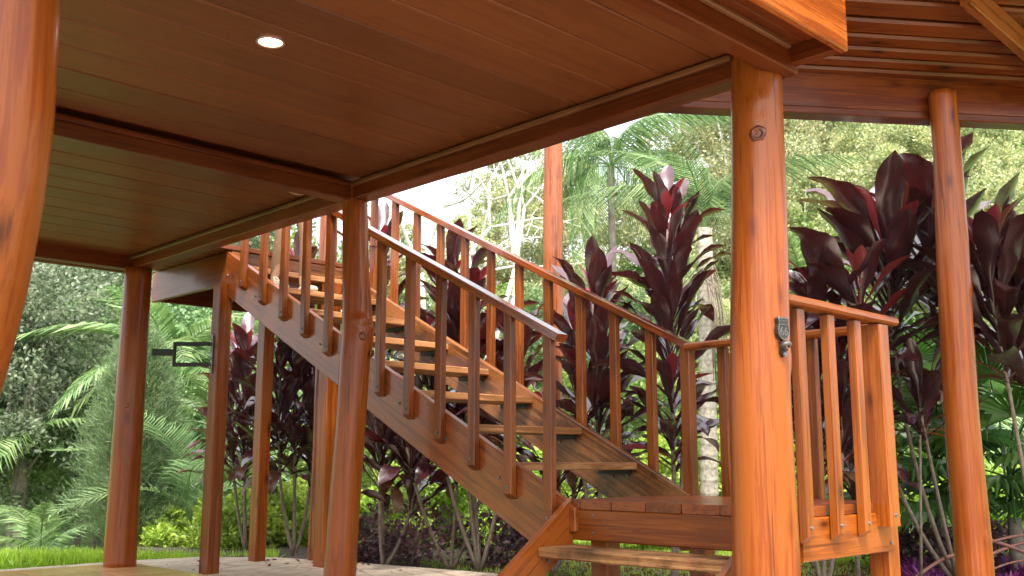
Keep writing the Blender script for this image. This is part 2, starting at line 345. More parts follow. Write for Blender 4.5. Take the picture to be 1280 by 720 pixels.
def prismz(name, poly, z0, z1, m, parent=None, **tags):
    k = len(poly); vs = [(x, y, z0) for x, y in poly] + [(x, y, z1) for x, y in poly]
    fs = [tuple(range(k - 1, -1, -1)), tuple(range(k, 2 * k))] + [(i, (i + 1) % k, k + (i + 1) % k, k + i) for i in range(k)]
    return emit(name, mesh(name, vs, fs, m), parent, **tags)
prismz('concrete_path', [(-8, -6), (5.75, -6), (5.6, 4.5), (5.45, 5.9), (5.24, 7.0), (4.95, 8.1), (4.5, 8.62), (3.9, 8.74), (-8, 8.6)], -.25, 0, M['concrete'], kind='structure')
prismz('soil_bed', [(5.7, -2), (8.6, -2), (8.3, 7), (6.6, 9.6), (4.7, 10.5), (4.6, 8.7), (5.1, 8.2), (5.5, 6)], -.2, -.035, M['soil'], kind='structure')
tf = prismz('tile_floor', [(-8, -3), (3.73, -3), (3.73, 8.37), (-8, 8.37)], 0.002, .012, M['grout'], kind='structure')
tm = {}
for i in range(9):
    for j in range(9):
        x1 = 3.725 - i * .46; y1 = 8.365 - j * .46
        if 't' not in tm: tm['t'] = beam_mesh('tile', .452, .452, .012, M['tile'], ch=.002)
        emit('tile', tm['t'], tf, Matrix.Translation((x1 - .454, y1 - .229, .016)))
emit('tile_field', beam_mesh('tile_field', 7.5, 11.2, .012, M['tile'], ch=.002), tf, Matrix.Translation((-7.95, 2.72, .0155 - .0)), kind='stuff') if False else None

# ------------------------------------------------------------------ house: logs, beams, ceiling
HX = 3.53; BZ = 2.45; CZ_ = 2.555
house = thing('timber_house', 'varnished timber pavilion with peeled log posts, red-brown beams and plank ceiling', 'house', (HX, 5, 0))
log('log_post', [(3.54, 2.195, 0, .139), (3.533, 2.182, .5, .132), (3.522, 2.17, 1.1, .121), (3.535, 2.156, 1.7, .114), (3.545, 2.145, 2.2, .106), (3.55, 2.14, CZ_ + .0, .104)], M['log'], house,
    knots=[(.86, R_(212), .06), (.45, R_(300), .03)], split=R_(240))
log('log_post', [(3.50, 5.03, 0, .10), (3.52, 5.02, .6, .094), (3.54, 5.0, 1.15, .090), (3.55, 4.993, 1.45, .093), (3.562, 4.985, 1.60, .098), (3.556, 4.99, 1.76, .090), (3.54, 5.0, 2.05, .080), (3.53, 5.02, BZ + .12, .076)], M['log'], house,
    knots=[(.66, R_(262), .05), (.62, R_(300), .04)])
log('log_post', [(3.53, 8.12, 0, .128), (3.53, 8.12, .8, .122), (3.53, 8.12, 1.6, .117), (3.53, 8.13, BZ + .01, .11)], M['log'], house, split=R_(250))
log('log_post', [P(-185, 577, 2.3).to_tuple()[:2] + (-.0, .205), P(-150, 577, 2.28).to_tuple()[:2] + (.85, .195)] + [P(cu, cv, 2.25).to_tuple() + (r,) for cu, cv, r in ((-108, 460, .19), (-74, 350, .184), (-50, 250, .178), (-31, 150, .172), (-18, 0, .166), (-14, -150, .162))], M['log'], house, rough=.008)
def knot(p, nrm, r):
    vs, fs = [], []; k_ = 14
    for rr, z in ((1.5, -.004), (1.2, .004), (.9, .007), (.62, .001), (.55, -.003), (.3, .002), (.06, .001)):
        for i in range(k_): a = 6.28318 * i / k_; q_ = rr * r * (1 + .12 * math.sin(2 * a + 1) + .07 * math.sin(5 * a)); vs.append((q_ * math.cos(a), q_ * 1.25 * math.sin(a), z))
    for j in range(6):
        for i in range(k_): fs.append((j * k_ + i, j * k_ + (i + 1) % k_, (j + 1) * k_ + (i + 1) % k_, (j + 1) * k_ + i))
    fs.append(tuple(6 * k_ + i for i in range(k_)))
    return emit('knot', mesh('knot', vs, fs, M['knot'], True), house, Matrix.Translation(p) @ Vector(nrm).to_track_quat('Z', 'Y').to_matrix().to_4x4())
def on_log(cx, cy, r, deg): a = R_(deg); return Vector((cx + r * math.cos(a), cy + r * math.sin(a), 0)), Vector((math.cos(a), math.sin(a), 0))
for cx, cy, r, dg_, z, kr in ((3.545, 2.145, .107, 212, 2.175, .022), (3.56, 4.985, .097, 255, 1.60, .018), (3.56, 4.985, .099, 300, 1.50, .015), (3.53, 8.12, .118, 235, 1.3, .014)):
    pk, nk = on_log(cx, cy, r, dg_); knot(pk + ZU * z, nk, kr)
beam('beam', (-4, 2.025, BZ + .06), (3.615, 2.025, BZ + .06), .09, .13, M['beam'], house, n=14, wob=.003)
beam('beam', (HX, 2.19, BZ + .06), (HX, 4.95, BZ + .06), .12, .12, M['beam'], house, n=8, wob=.003)
beam('beam', (HX, 5.09, BZ + .06), (HX, 8.3, BZ + .06), .12, .12, M['beam'], house, n=8, wob=.003)
beam('beam', (-4, 5.03, BZ + .06), (3.47, 5.03, BZ + .06), .12, .12, M['beam'], house, n=14, wob=.003)
beam('beam', (-4, 8.20, BZ + .06), (3.47, 8.20, BZ + .06), .12, .12, M['beam'], house, n=14, wob=.003)
beam('eave_trim', (-4, 8.33, BZ + .045), (3.66, 8.33, BZ + .045), .05, .10, M['trim'], house)
CZ = 2.56
beam('crown_trim', (3.455, 2.20, CZ - .022), (3.455, 4.96, CZ - .022), .03, .028, M['trim'], house)
beam('crown_trim', (3.455, 5.10, CZ - .022), (3.455, 8.13, CZ - .022), .03, .028, M['trim'], house)
beam('crown_trim', (-4, 4.95, CZ - .022), (3.44, 4.95, CZ - .022), .03, .028, M['beam'], house)
beam('crown_trim', (-4, 1.965, CZ - .02), (3.52, 1.965, CZ - .02), .026, .026, M['trim'], house)
ceil = emit('ceiling', mesh('ceiling', [(-4, 1.80, 2.60), (3.62, 1.80, 2.60), (3.62, 8.3, 2.60), (-4, 8.3, 2.60), (-4, 1.80, 2.68), (3.62, 1.80, 2.68), (3.62, 8.3, 2.68), (-4, 8.3, 2.68)],
    [(3, 2, 1, 0), (4, 5, 6, 7), (0, 1, 5, 4), (1, 2, 6, 5), (2, 3, 7, 6), (3, 0, 4, 7)], M['beam']), house)
pm = beam_mesh('plank', 7.46, .250, .022, M['plank'], ch=.008)
pms = [pm]
for k in range(3):
    pms.append(beam_mesh('plank', 7.46, .2495, .022, M['plank'], ch=.006))
y = 2.186 + .127
for k in range(11):
    emit('plank', pms[k % 4], ceil, Matrix.Translation((-3.99, 2.045 + .2565 * (k + .5) + .0, CZ + .011 + random.uniform(0, .002))))
for k in range(12):
    emit('plank', pms[k % 4], ceil, Matrix.Translation((-3.99, 5.09 + .2565 * (k + .5), CZ + .011 + random.uniform(0, .002))))
# overhang: soffit, fascia boards
for k in range(2): emit('soffit_board', beam_mesh('soffit_board', 7.55, .125, .02, M['beam'], ch=.004), house, Matrix.Translation((-4, 1.845 + k * .128, CZ + .0)))
fb = beam('fascia', (-4, 1.772, 2.655), (3.61, 1.772, 2.655), .035, .36, M['fascia'], house)
beam('fascia', (3.637, 1.76, 2.66), (3.637, 8.4, 2.66), .034, .30, M['beam'], house) if False else None
beam('fascia', (3.585, 1.79, 2.535), (3.585, 1.98, 2.535), .045, .12, M['beam'], house)
beam('fascia', (3.63, 2.19, 2.69), (3.63, 7.2, 2.69), .034, .16, M['beam'], house)
def downlight(x, y, lit):
    g = emit('downlight', None, house, Matrix.Translation((x, y, CZ)))
    vs = []; n = 32
    for r, z in ((.060, -.004), (.052, -.007), (.047, -.002), (.047, .01)):
        for k in range(n): a = 6.28318 * k / n; vs.append((r * math.cos(a), r * math.sin(a), z))
    fs = [(i * n + k, (i + 1) * n + k, (i + 1) * n + (k + 1) % n, i * n + (k + 1) % n) for i in range(3) for k in range(n)]
    emit('trim_ring', mesh('trim_ring', vs, fs, M['ring'], True), g, WM[g.name])
    vs = [(0, 0, 0)] + [(.048 * math.cos(6.28318 * k / n), .048 * math.sin(6.28318 * k / n), -.0015) for k in range(n)]
    emit('lens', mesh('lens', vs, [(0, 1 + (k + 1) % n, 1 + k) for k in range(n)], M['lamp'] if lit else M['lamp_off']), g, WM[g.name])
    if lit: g['label'] = 'lit round recessed downlight'
    else: g['label'] = 'unlit small recessed downlight'
downlight(2.0, 3.47, True); downlight(3.36, 5.40, False)
# log behind the stair foot posts and tall garden-side logs belong to the porch roof below

# ------------------------------------------------------------------ porch roof (turned 45 degrees)
roof = thing('porch_roof', 'dark red slatted porch roof on two slim logs behind the staircase', 'roof', P(1190, 577, 6.5).xy.to_3d())
A = PZ(700, 131, 3.0); B = PZ(1560, 173, 3.0); dr = (B - A).normalized(); nr = Vector((-dr.y, dr.x, 0))
if nr.dot(Fh) > 0: nr = -nr                       # towards the camera
beam('beam', A + ZU * .165, B + ZU * .165, .10, .23, M['roofwood'], roof, n=6, wob=.002)
beam('beam_trim', A + ZU * .025 + nr * .0, B + ZU * .025 + nr * .0, .13, .048, M['beam'], roof)
sl_ = .22; RB = 3.28
def on_roof(u, v):
    d = FW + Rt * ((u - 640) / F_PX) + UP * ((360 - v) / F_PX)      # z = RB + sl_*dist towards camera from the beam line
    k = (RB + sl_ * ((EYE - A).dot(nr)) - EYE.z) / (d.z - sl_ * d.dot(nr)); return EYE + d * k
upr = (ZU - nr * sl_).normalized()
for (va, vb) in ((98, 108), (86, 96.5), (72.5, 83), (58.5, 70), (42.5, 56), (23, 40), (-2, 19), (-30, -6), (-66, -36), (-110, -72)):
    qa, qb = on_roof(1100, va), on_roof(1100, vb); wd_ = (qa - qb).dot(nr); c_ = (qa + qb) / 2; t_ = (c_ - A).dot(dr)
    beam('roof_slat', c_ - dr * t_, c_ + dr * ((B - A).length - t_), abs(wd_) + .004, .04, M['roofwood'], roof, up=upr, ch=.014)
cb = on_roof(1100, 22) - nr * .0; t_ = (cb - A).dot(dr); tL = (on_roof(1050, 22) - cb).dot(dr); tR = (on_roof(1219, 22) - cb).dot(dr)
beam('cross_board', cb + dr * (tL - .3) + ZU * .13 + nr * .03, cb + dr * tR + ZU * .13 + nr * .03, .04, .26, M['roofwood'], roof)
# soffit sheet closing the roof from above
mid = (A + B) / 2; v4 = []
for a_ in (0, 1):
    for d_ in (-.35, 2.6): pp = (A if a_ == 0 else B) + nr * d_; v4.append((pp.x, pp.y, RB + .13 + sl_ * d_))
emit('roof_board', mesh('roof_board', v4, [(0, 1, 3, 2)], M['beam']), roof)
# hip rafter, right corner
r0 = on_roof(1205, -28) - ZU * .09; r1 = on_roof(1400, 150) - ZU * .09
beam('rafter', r0, r1, .06, .15, M['balu'], roof)
sheet_v = []; 
for i in range(60):
    for j in range(2):
        pp = A + dr * (i * .09 + 2.2) + nr * (.3 + j * 2.4); sheet_v.append((pp.x, pp.y, RB + .17 + sl_ * (.3 + j * 2.4) + .012 * math.sin(i * 1.57)))
emit('roof_sheet', mesh('roof_sheet', sheet_v, [(i * 2, i * 2 + 1, i * 2 + 3, i * 2 + 2) for i in range(59)], M['sheet'], True), roof)
q = P(1190, 577, 6.38)
def LP(u, v, D, r): p = P(u, v, D); return (p.x, p.y, p.z, r)
log('log_post', [LP(1221, 760, 6.02, .112), LP(1213, 640, 6.02, .104), LP(1203, 520, 6.02, .098), LP(1195, 400, 6.02, .096), LP(1191, 310, 6.02, .094), LP(1184, 200, 6.02, .082), LP(1177, 116, 6.02, .082)], M['log'], roof, knots=[(.57, R_(315), .045), (.12, R_(250), .03)], rough=.02)
log('log_post', [LP(690, 704, 8.5, .088), LP(690, 500, 8.5, .082), LP(691, 350, 8.5, .084), LP(692, 250, 8.5, .080), LP(690, 60, 8.5, .072)], M['logdark'], roof, knots=[(.66, R_(300), .05), (.50, R_(150), .045), (.58, R_(225), .04), (.35, R_(300), .05)], rough=.035)

# ------------------------------------------------------------------ staircase
ST = thing('wooden_staircase', 'open-tread varnished wooden staircase with slatted railings and a square bottom landing', 'staircase', (4.4, 3, 0))
NX, FX = 3.92, 5.02; SLP = .509
zt = lambda y: .649 + SLP * (y - 3.584)
def stringer(name, x, th, y0, y1, m, cutlow):
    # polygon in (y,z): parallel edges, level bottom cut and plumb top
    top0, top1 = zt(y0), zt(y1); dv = .355
    poly = [(y0, top0), (y1, top1), (y1, top1 - dv), (y0 + (cutlow) , zt(y0 + cutlow) - dv), (y0, top0 - .12)]
    vs = [(0, a, b) for a, b in poly] + [(th, a, b) for a, b in poly]; k = len(poly)
    # rotate into a local frame whose X follows the slope
    o = Vector((x, y0, top0)); mt = frame(o, o + Vector((0, 1, SLP)), ZU); inv = mt.inverted()
    vs = [inv @ Vector((x + a, b, c)) for a, b, c in vs]
    fs = [tuple(range(k)), tuple(range(2 * k - 1, k - 1, -1))] + [(i, k + i, k + (i + 1) % k, (i + 1) % k) for i in range(k)]
    me = mesh(name, vs, fs, m); bm = bmesh.new(); bm.from_mesh(me); bmesh.ops.recalc_face_normals(bm, faces=bm.faces)
    bmesh.ops.bevel(bm, geom=list(bm.edges), offset=.004, segments=1, affect='EDGES'); bm.to_mesh(me); bm.free()
    return emit(name, me, ST, mt)
stringer('stringer', NX - .02, .045, 3.52, 7.318, M['nearstr'], .30)
stringer('stringer', FX - .02, .045, 3.40, 7.27, M['stained'], .28)
for k in range(1, 9):
    z = .622 + .225 * k; yf = 3.985 + .4555 * (k - 1)
    tr = beam('tread', (NX + .028, yf + .15, z - .024), (FX - .022, yf + .15, z - .024), .30, .046, M['tread'], ST, ch=.005, n=6, wob=.0015)
    for xx in (NX + .05, FX - .06):
        cl = beam('cleat', (xx, yf + .03, z - .062), (xx, yf + .27, z - .062), .04, .028, M['metal_black'], ST, ch=.002)
    for yy in (.07, .2): bolt(Vector((FX - .027, yf + yy, z - .085)), (-1, 0, 0), ST)
    bolt(Vector((NX - .022, yf + .1, z - .085)), (-1, 0, 0), ST)
# balusters
def baluster(x, y, ztop, zbot, out, wd=.062, dp=.045, m=None):
    """out: unit vector pointing off the stringer face; lower end is cut at a slant"""
    h = ztop - zbot; ov = Vector(out); side = Vector((0, 0, 1)).cross(ov)
    vs = []
    c = .005; prof = [(-wd / 2 + c, -dp / 2), (wd / 2 - c, -dp / 2), (wd / 2, -dp / 2 + c), (wd / 2, dp / 2 - c), (wd / 2 - c, dp / 2), (-wd / 2 + c, dp / 2), (-wd / 2, dp / 2 - c), (-wd / 2, -dp / 2 + c)]
    for zz in (0, 1):
        for (a, b) in prof:
            z = (h if zz else 0) + (0 if zz else .03 * (b / dp + .5))
            vs.append((z, a, b))       # local X up, Y side, Z out
    fs = [(k, (k + 1) % 8, 8 + (k + 1) % 8, 8 + k) for k in range(8)] + [tuple(range(7, -1, -1)), tuple(8 + k for k in range(8))]
    me = mesh('baluster', vs, fs, m or (M['balu'] if out[1] == 0 else M['stair']))
    lean = random.uniform(-.006, .006)
    mt = Matrix(((lean, side.x, ov.x, x), (0, side.y, ov.y, y), (1, side.z, ov.z, zbot), (0, 0, 0, 1)))
    b = emit('baluster', me, ST, mt)
    bolt(Vector((x, y, zbot + .065)) + ov * (dp / 2), out, b)
    return b
RZ = lambda y: 1.485 + .505 * (y - 3.577)         # underside-ish of rail
ys = [3.674 + .3005 * k for k in range(12)]
for i, yy in enumerate(ys):
    zb_ = zt(yy) - .20
    baluster(NX - .044, yy, RZ(yy) - .005, zb_, (-1, 0, 0))
beam('handrail', (NX - .04, 3.585, RZ(3.585) + .01), (NX - .04, 7.3, RZ(7.3) + .01), .085, .045, M['rail'], ST, ch=.004, n=8, wob=.002)
for i in range(11):
    yy = 3.91 + .2985 * i
    baluster(FX + .05, yy, RZ(yy) + .03, zt(yy) - .22, (1, 0, 0))
beam('handrail', (FX + .04, 3.58, RZ(3.58) + .055), (FX + .04, 7.3, RZ(7.3) + .055), .085, .045, M['rail'], ST, ch=.004, n=8, wob=.002)
LT = .655; LR = 1.545
# landing
land = emit('landing', beam_mesh('landing', 1.10, .04, .19, M['stair']), ST, frame(Vector((3.97, 2.9, .53)), Vector((4.87, 2.9, .53))))
yy = 2.285; widths = [.16, .21, .215, .21, .215, .21, .12]
for k, wv_ in enumerate(widths):
    beam('deck_plank', (3.925 + random.uniform(-.006, .004), yy + wv_ / 2, LT - .023 + random.uniform(-.002, .001)), (4.95, yy + wv_ / 2, LT - .023), wv_ - .005, .045, M['deck'], land, ch=.003); yy += wv_
beam('fascia', (3.945, 2.305, .53), (3.945, 3.558, .53), .04, .155, M['stair'], land)
beam('fascia', (3.97, 2.285, .515), (4.84, 2.285, .515), .035, .185, M['stair'], land)
beam('fascia', (4.90, 2.40, .53), (4.90, 3.6, .53), .04, .155, M['stair'], land)
for (x, y) in ((4.86, 2.335), (4.02, 3.42), (4.98, 3.5), (4.0, 2.42)):
    beam('leg', (x, y, -.02), (x, y, LT - .047), .11, .11, M['stair'], ST, up=Vector((1, 0, 0)))
for i, x in enumerate((3.965, 4.232, 4.49)):
    baluster(x, 2.243, LR - .03, .505, (0, -1, 0))
cp = beam('corner_post', (4.715, 2.245, .545), (4.715, 2.245, LR - .03), .10, .10, M['stair'], ST, up=Vector((1, 0, 0)))
bolt(Vector((4.715, 2.194, .6)), (0, -1, 0), cp)
beam('handrail', (3.62, 2.235, LR), (4.865, 2.235, LR), .10, .042, M['stair'], ST, ch=.012, n=5, wob=.002)
beam('handrail', (FX - .01, 2.37, LR - .0), (FX + .02, 3.60, LR - .0), .085, .042, M['stair'], ST, ch=.012, n=5, wob=.002)
for yy in (2.50, 2.79, 3.08, 3.37): baluster(FX + .055, yy, LR - .02, .5, (1, 0, 0))
baluster(FX + .03, 3.615, LR + .0, .5, (1, 0, 0), wd=.07, dp=.07)
baluster(4.55, 2.29 + 0, LR - .03, LT, (0, -1, 0)) if False else None
# lower flight to the patio: two slanting side boards, one tread in view
def low_side(y):
    poly = [(3.93, .665), (3.05, .05), (3.05, -.0), (3.30, -.0), (3.93, .43)]
    o = Vector((3.05, y, 0)); mt = frame(o, o + Vector((1, 0, .70)), ZU); inv = mt.inverted(); k = len(poly)
    vs = [inv @ Vector((a, y - .02, b)) for a, b in poly] + [inv @ Vector((a, y + .02, b)) for a, b in poly]
    fs = [tuple(range(k)), tuple(range(2 * k - 1, k - 1, -1))] + [(i, k + i, k + (i + 1) % k, (i + 1) % k) for i in range(k)]
    me = mesh('stringer', vs, fs, M['stair']); bm = bmesh.new(); bm.from_mesh(me); bmesh.ops.recalc_face_normals(bm, faces=bm.faces)
    bmesh.ops.bevel(bm, geom=list(bm.edges), offset=.004, segments=1, affect='EDGES'); bm.to_mesh(me); bm.free()
    emit('stringer', me, ST, mt)
low_side(3.58); low_side(2.40)
wt = beam('tread', (3.80, 2.425, .405), (3.80, 3.555, .405), .27, .05, M['tread_worn'], ST, ch=.008, n=10, wob=.003); wt['label'] = 'worn lower tread with dark stains'
beam('tread', (3.45, 2.425, .18), (3.45, 3.555, .18), .27, .05, M['tread_worn'], ST, ch=.008, n=10, wob=.003)
bolt(Vector((3.74, 3.556, .36)), (0, -1, 0), ST); bolt(Vector((3.95 - .022, 3.42, .58)), (-1, 0, 0), ST); bolt(Vector((3.95 - .022, 3.42, .49)), (-1, 0, 0), ST)
for (x, z) in ((4.80, .60), (4.80, .46), (4.86, .58)): bolt(Vector((x, 2.266, z)), (0, -1, 0), ST)
# upper platform and its posts
plat = emit('platform', beam_mesh('platform', 1.10, .04, .26, M['stained']), ST, frame(Vector((3.93, 7.30, 2.42)), Vector((5.03, 7.30, 2.42))))
beam('fascia', (3.93, 7.322, 2.41), (3.93, 8.68, 2.41), .045, .27, M['stair'], plat, n=5, wob=.002)
beam('fascia', (5.03, 7.32, 2.41), (5.03, 8.56, 2.41), .045, .27, M['stair'], plat)
beam('fascia', (3.96, 8.60, 2.41), (5.05, 8.60, 2.41), .04, .27, M['deck'], plat)
beam('joist', (4.48, 7.34, 2.41), (4.48, 8.54, 2.41), .05, .22, M['deck'], plat)
yy = 7.27
for k in range(9):
    beam('deck_plank', (3.63 + random.uniform(-.02, .0), yy + .073, 2.572 + random.uniform(-.004, .002)), (5.07, yy + .073, 2.572), .140, .04, M['deck'], plat, ch=.004); yy += .147
sq1 = beam('support_post', (3.885, 7.31, 0), (3.885, 7.31, 2.262), .125, .11, M['stair'], ST, up=Vector((1, 0, 0)))
beam('support_post', (4.66, 7.93, 0), (4.66, 7.93, 2.42), .12, .105, M['stair'], ST, up=Vector((1, 0, 0)))
beam('support_post', (4.80, 7.12, 0), (4.80, 7.12, 2.36), .13, .12, M['stair'], ST, up=Vector((1, 0, 0)))
log('log_post', [(5.10, 7.66, -.05, .085), (5.11, 7.66, 1.0, .08), (5.13, 7.68, 2.0, .085), (5.12, 7.68, 3.8, .08)], M['logdark'], roof, knots=[(.3, R_(220), .04)], rough=.025)
beam('metal_plate', (3.87, 7.385 + .0, 2.27), (3.87, 7.385, 2.27), .01, .01, M['metal_black'], ST) if False else None

# ------------------------------------------------------------------ black hinge bracket on the square post
br = thing('metal_bracket', 'black forked metal latch bracket sticking out sideways from the square post', 'bracket', (3.885, 7.36, 1.7))
ny = 7.31; bx = 3.82
plv = beam('mounting_plate', (bx, 7.325, 1.545), (bx, 7.325, 1.845), .035, .008, M['zinc'], br, up=Vector((-1, 0, 0)))
bo = Vector((bx - .012, 7.335, 0)); bd = -Rt
for z in (1.775, 1.61): beam('arm', bo + ZU * z, bo + bd * .27 + ZU * z, .026, .032, M['metal_black'], br, ch=.003)
beam('crosspiece', bo + bd * .28 + ZU * 1.595, bo + bd * .28 + ZU * 1.79, .024, .024, M['metal_black'], br, up=Vector((1, 0, 0)), ch=.003)
beam('handle_bar', bo + bd * .27 + ZU * 1.708, bo + bd * .455 + ZU * 1.708, .03, .052, M['metal_black'], br, ch=.004)
for z in (1.58, 1.66, 1.72, 1.81): bolt(Vector((bx - .005, 7.325, z)), (-1, 0, 0), br)

# ------------------------------------------------------------------ bottle opener plaque on the big log
op = thing('bottle_opener', 'dark cast-iron shield-shaped wall bottle opener with road number on the big log post', 'opener', (3.555, 2.02, 1.32))
def txt(s, size, m, mt, parent, name):
    cu = bpy.data.curves.new('lettering', 'FONT'); cu.body = s; cu.size = size; cu.extrude = .0012; cu.align_x = 'CENTER'; cu.align_y = 'CENTER'
    o = bpy.data.objects.new('tmp', cu); COL.objects.link(o); dg = C.evaluated_depsgraph_get()
    me = bpy.data.meshes.new_from_object(o.evaluated_get(dg)); bpy.data.objects.remove(o); me.materials.clear(); me.materials.append(m)
    return emit(name, me, parent, mt)
on = Vector((math.cos(R_(259)), math.sin(R_(259)), 0)); ox = Vector((0, 0, 1)).cross(on).normalized(); 
oc = Vector((3.522, 2.166, 1.365)) + on * .126; OM = Matrix(((ox.x, 0, on.x, oc.x), (ox.y, 0, on.y, oc.y), (ox.z, 1, on.z, oc.z), (0, 0, 0, 1)))
sh = [(-.030, .042), (-.022, .050), (-.012, .045), (0, .051), (.012, .045), (.022, .050), (.030, .042), (.026, .022), (.033, .0), (.031, -.022), (.018, -.038), (0, -.047), (-.018, -.038), (-.031, -.022), (-.033, 0), (-.026, .022)]
def slab(poly, z0, z1, m, name, parent, mt):
    k = len(poly); vs = [(x, y, z0) for x, y in poly] + [(x * .95, y * .95, z1) for x, y in poly]
    fs = [tuple(range(k, 2 * k))] + [(i, (i + 1) % k, k + (i + 1) % k, k + i) for i in range(k)] + [tuple(range(k - 1, -1, -1))]
    me = mesh(name, vs, fs, m); bm = bmesh.new(); bm.from_mesh(me); bmesh.ops.recalc_face_normals(bm, faces=bm.faces); bm.to_mesh(me); bm.free()
    return emit(name, me, parent, mt)
slab(sh, -.012, .006, M['iron'], 'shield', op, OM)
rim = [];
k = len(sh)
rv = [(x, y, .006) for x, y in sh] + [(x * .97, y * .97, .0085) for x, y in sh] + [(x * .88, y * .88, .0085) for x, y in sh] + [(x * .86, y * .86, .006) for x, y in sh]
emit('shield_rim', mesh('shield_rim', rv, [(j * k + i, j * k + (i + 1) % k, (j + 1) * k + (i + 1) % k, (j + 1) * k + i) for j in range(3) for i in range(k)], M['iron_hi']), op, OM)
emit('divider', beam_mesh('divider', .05, .003, .003, M['iron_hi'], ch=.0005), op, OM @ Matrix.Translation((-.025, .018, .007)))
txt('ROUTE', .0165, M['iron_hi'], OM @ Matrix.Translation((0, .031, .0065)), op, 'lettering')
txt('66', .048, M['iron_hi'], OM @ Matrix.Translation((0, -.010, .0065)), op, 'lettering')
slab([(-.012, .012), (.012, .012), (.014, -.03), (.007, -.048), (0, -.052), (-.007, -.048), (-.014, -.03)], -.012, .004, M['iron'], 'back_tab', op, OM @ Matrix.Translation((0, -.06, 0)))
vs, fs = tube_np([(-.022, -.068, .008), (-.015, -.060, .022), (0, -.056, .028), (.015, -.060, .022), (.022, -.068, .008)], [.006, .008, .009, .008, .006], 8)
emit('opener_lip', mesh('opener_lip', vs, fs, M['iron_hi'], True), op, OM)
vs, fs = tube_np([(-.015, -.078, .004), (0, -.082, .020), (.015, -.078, .004)], [.004, .005, .004], 8)
emit('opener_lip', mesh('opener_lip', vs, fs, M['iron'], True), op, OM)
bolt(oc + Vector((0, -.005, -.10)), on, op)
# ------------------------------------------------------------------ foliage helpers
def unit(a): return a / np.maximum(np.linalg.norm(a, axis=-1, keepdims=True), 1e-9)
def cards(name, c, d, L, W, m, up=None, droop=0.):
    """many small folded leaves: base c, direction d, length L, width W (arrays)"""
    n = len(c); d = unit(d); r = rng.normal(size=(n, 3)) if up is None else np.tile(np.array(up, float), (n, 1)) + rng.normal(size=(n, 3)) * .35
    s = unit(np.cross(d, r)); nn = np.cross(s, d)
    L = np.broadcast_to(np.asarray(L, float).reshape(-1, 1), (n, 1)); W = np.broadcast_to(np.asarray(W, float).reshape(-1, 1), (n, 1))
    tip = c + d * L; tip[:, 2] -= droop * L[:, 0]
    mid = c + d * L * .5 
    v = np.empty((n, 4, 3)); v[:, 0] = c; v[:, 1] = mid + s * W * .5 + nn * W * .15; v[:, 2] = tip; v[:, 3] = mid - s * W * .5 + nn * W * .15
    me = bpy.data.meshes.new(name); me.vertices.add(4 * n); me.vertices.foreach_set('co', v.ravel())
    idx = (np.arange(n) * 4)[:, None] + np.array([[0, 1, 2, 0, 2, 3]]); idx = idx.ravel()
    me.loops.add(6 * n); me.loops.foreach_set('vertex_index', idx.astype(np.int32))
    me.polygons.add(2 * n); me.polygons.foreach_set('loop_start', (np.arange(2 * n) * 3).astype(np.int32)); me.polygons.foreach_set('loop_total', np.full(2 * n, 3, np.int32))
    me.materials.append(m); me.update(calc_edges=True); return me
def sph(n): return unit(rng.normal(size=(n, 3)))
def crown_pts(K, per, size, shell=.75, squash=.75, clump=.28, hollow=.0):
    """clumps of leaves at irregular places of an ellipsoid; returns leaf bases, directions, clump centres"""
    cc = sph(K) * (rng.uniform(.25, 1, (K, 1)) ** .5); cc *= np.array(size)
    cr = rng.uniform(.6, 1.35, K) * clump * float(np.mean(size))
    pts, dr = [], []
    for i in range(K):
        q = sph(per) * (rng.uniform(.3, 1, (per, 1)) ** .5); q[:, 2] *= squash
        pts.append(cc[i] + q * cr[i]); dr.append(unit(q + rng.normal(size=(per, 3)) * .6 + np.array([0, 0, -.15])))
    return np.concatenate(pts), np.concatenate(dr), cc
def tubes(paths, seg=6):
    return join([tube_np(p, r, seg) for p, r in paths])
def bez(a, b, c, n=6): return [a * (1 - t) ** 2 + b * 2 * t * (1 - t) + c * t * t for t in [i / (n - 1) for i in range(n)]]
def tree_mesh(h, size, K, per, L, W, fm, bm_, cz=.62, clump=.28, trunk=.16, nl=10):
    c, d, cc = crown_pts(K, per, size, clump=clump); c[:, 2] += h * cz
    fol = cards('crown', c, d, rng.uniform(.7, 1.3, len(c)) * L, rng.uniform(.7, 1.3, len(c)) * W, fm)
    paths = []; top = Vector((rng.normal() * .3, rng.normal() * .3, h * cz)); 
    paths.append((bez(Vector((0, 0, -.5)), Vector((rng.normal() * .3, 0, h * .3)), top), list(np.linspace(trunk, trunk * .5, 6))))
    for i in rng.choice(len(cc), min(nl, len(cc)), replace=False):
        e = Vector(cc[i]) + Vector((0, 0, h * cz)); s = Vector((0, 0, h * rng.uniform(.25, .5))) + top * .3 * Vector((1, 1, 0)).length * 0
        paths.append((bez(s, (s + e) / 2 + Vector((0, 0, h * .06)), e), list(np.linspace(trunk * .45, trunk * .1, 6))))
    v, f = tubes(paths); return fol, mesh('trunk', v, f, bm_, True)
def plant_tree(ms, x, y, label, cat, group, rz=0, sc=1., name='broadleaf_tree', z=None):
    t = thing(name, label, cat, (x, y, gz(x, y) if z is None else z), rz, group, sc); Mw = WM[t.name]
    emit('trunk', ms[1], t, Mw); emit('crown', ms[0], t, Mw); return t

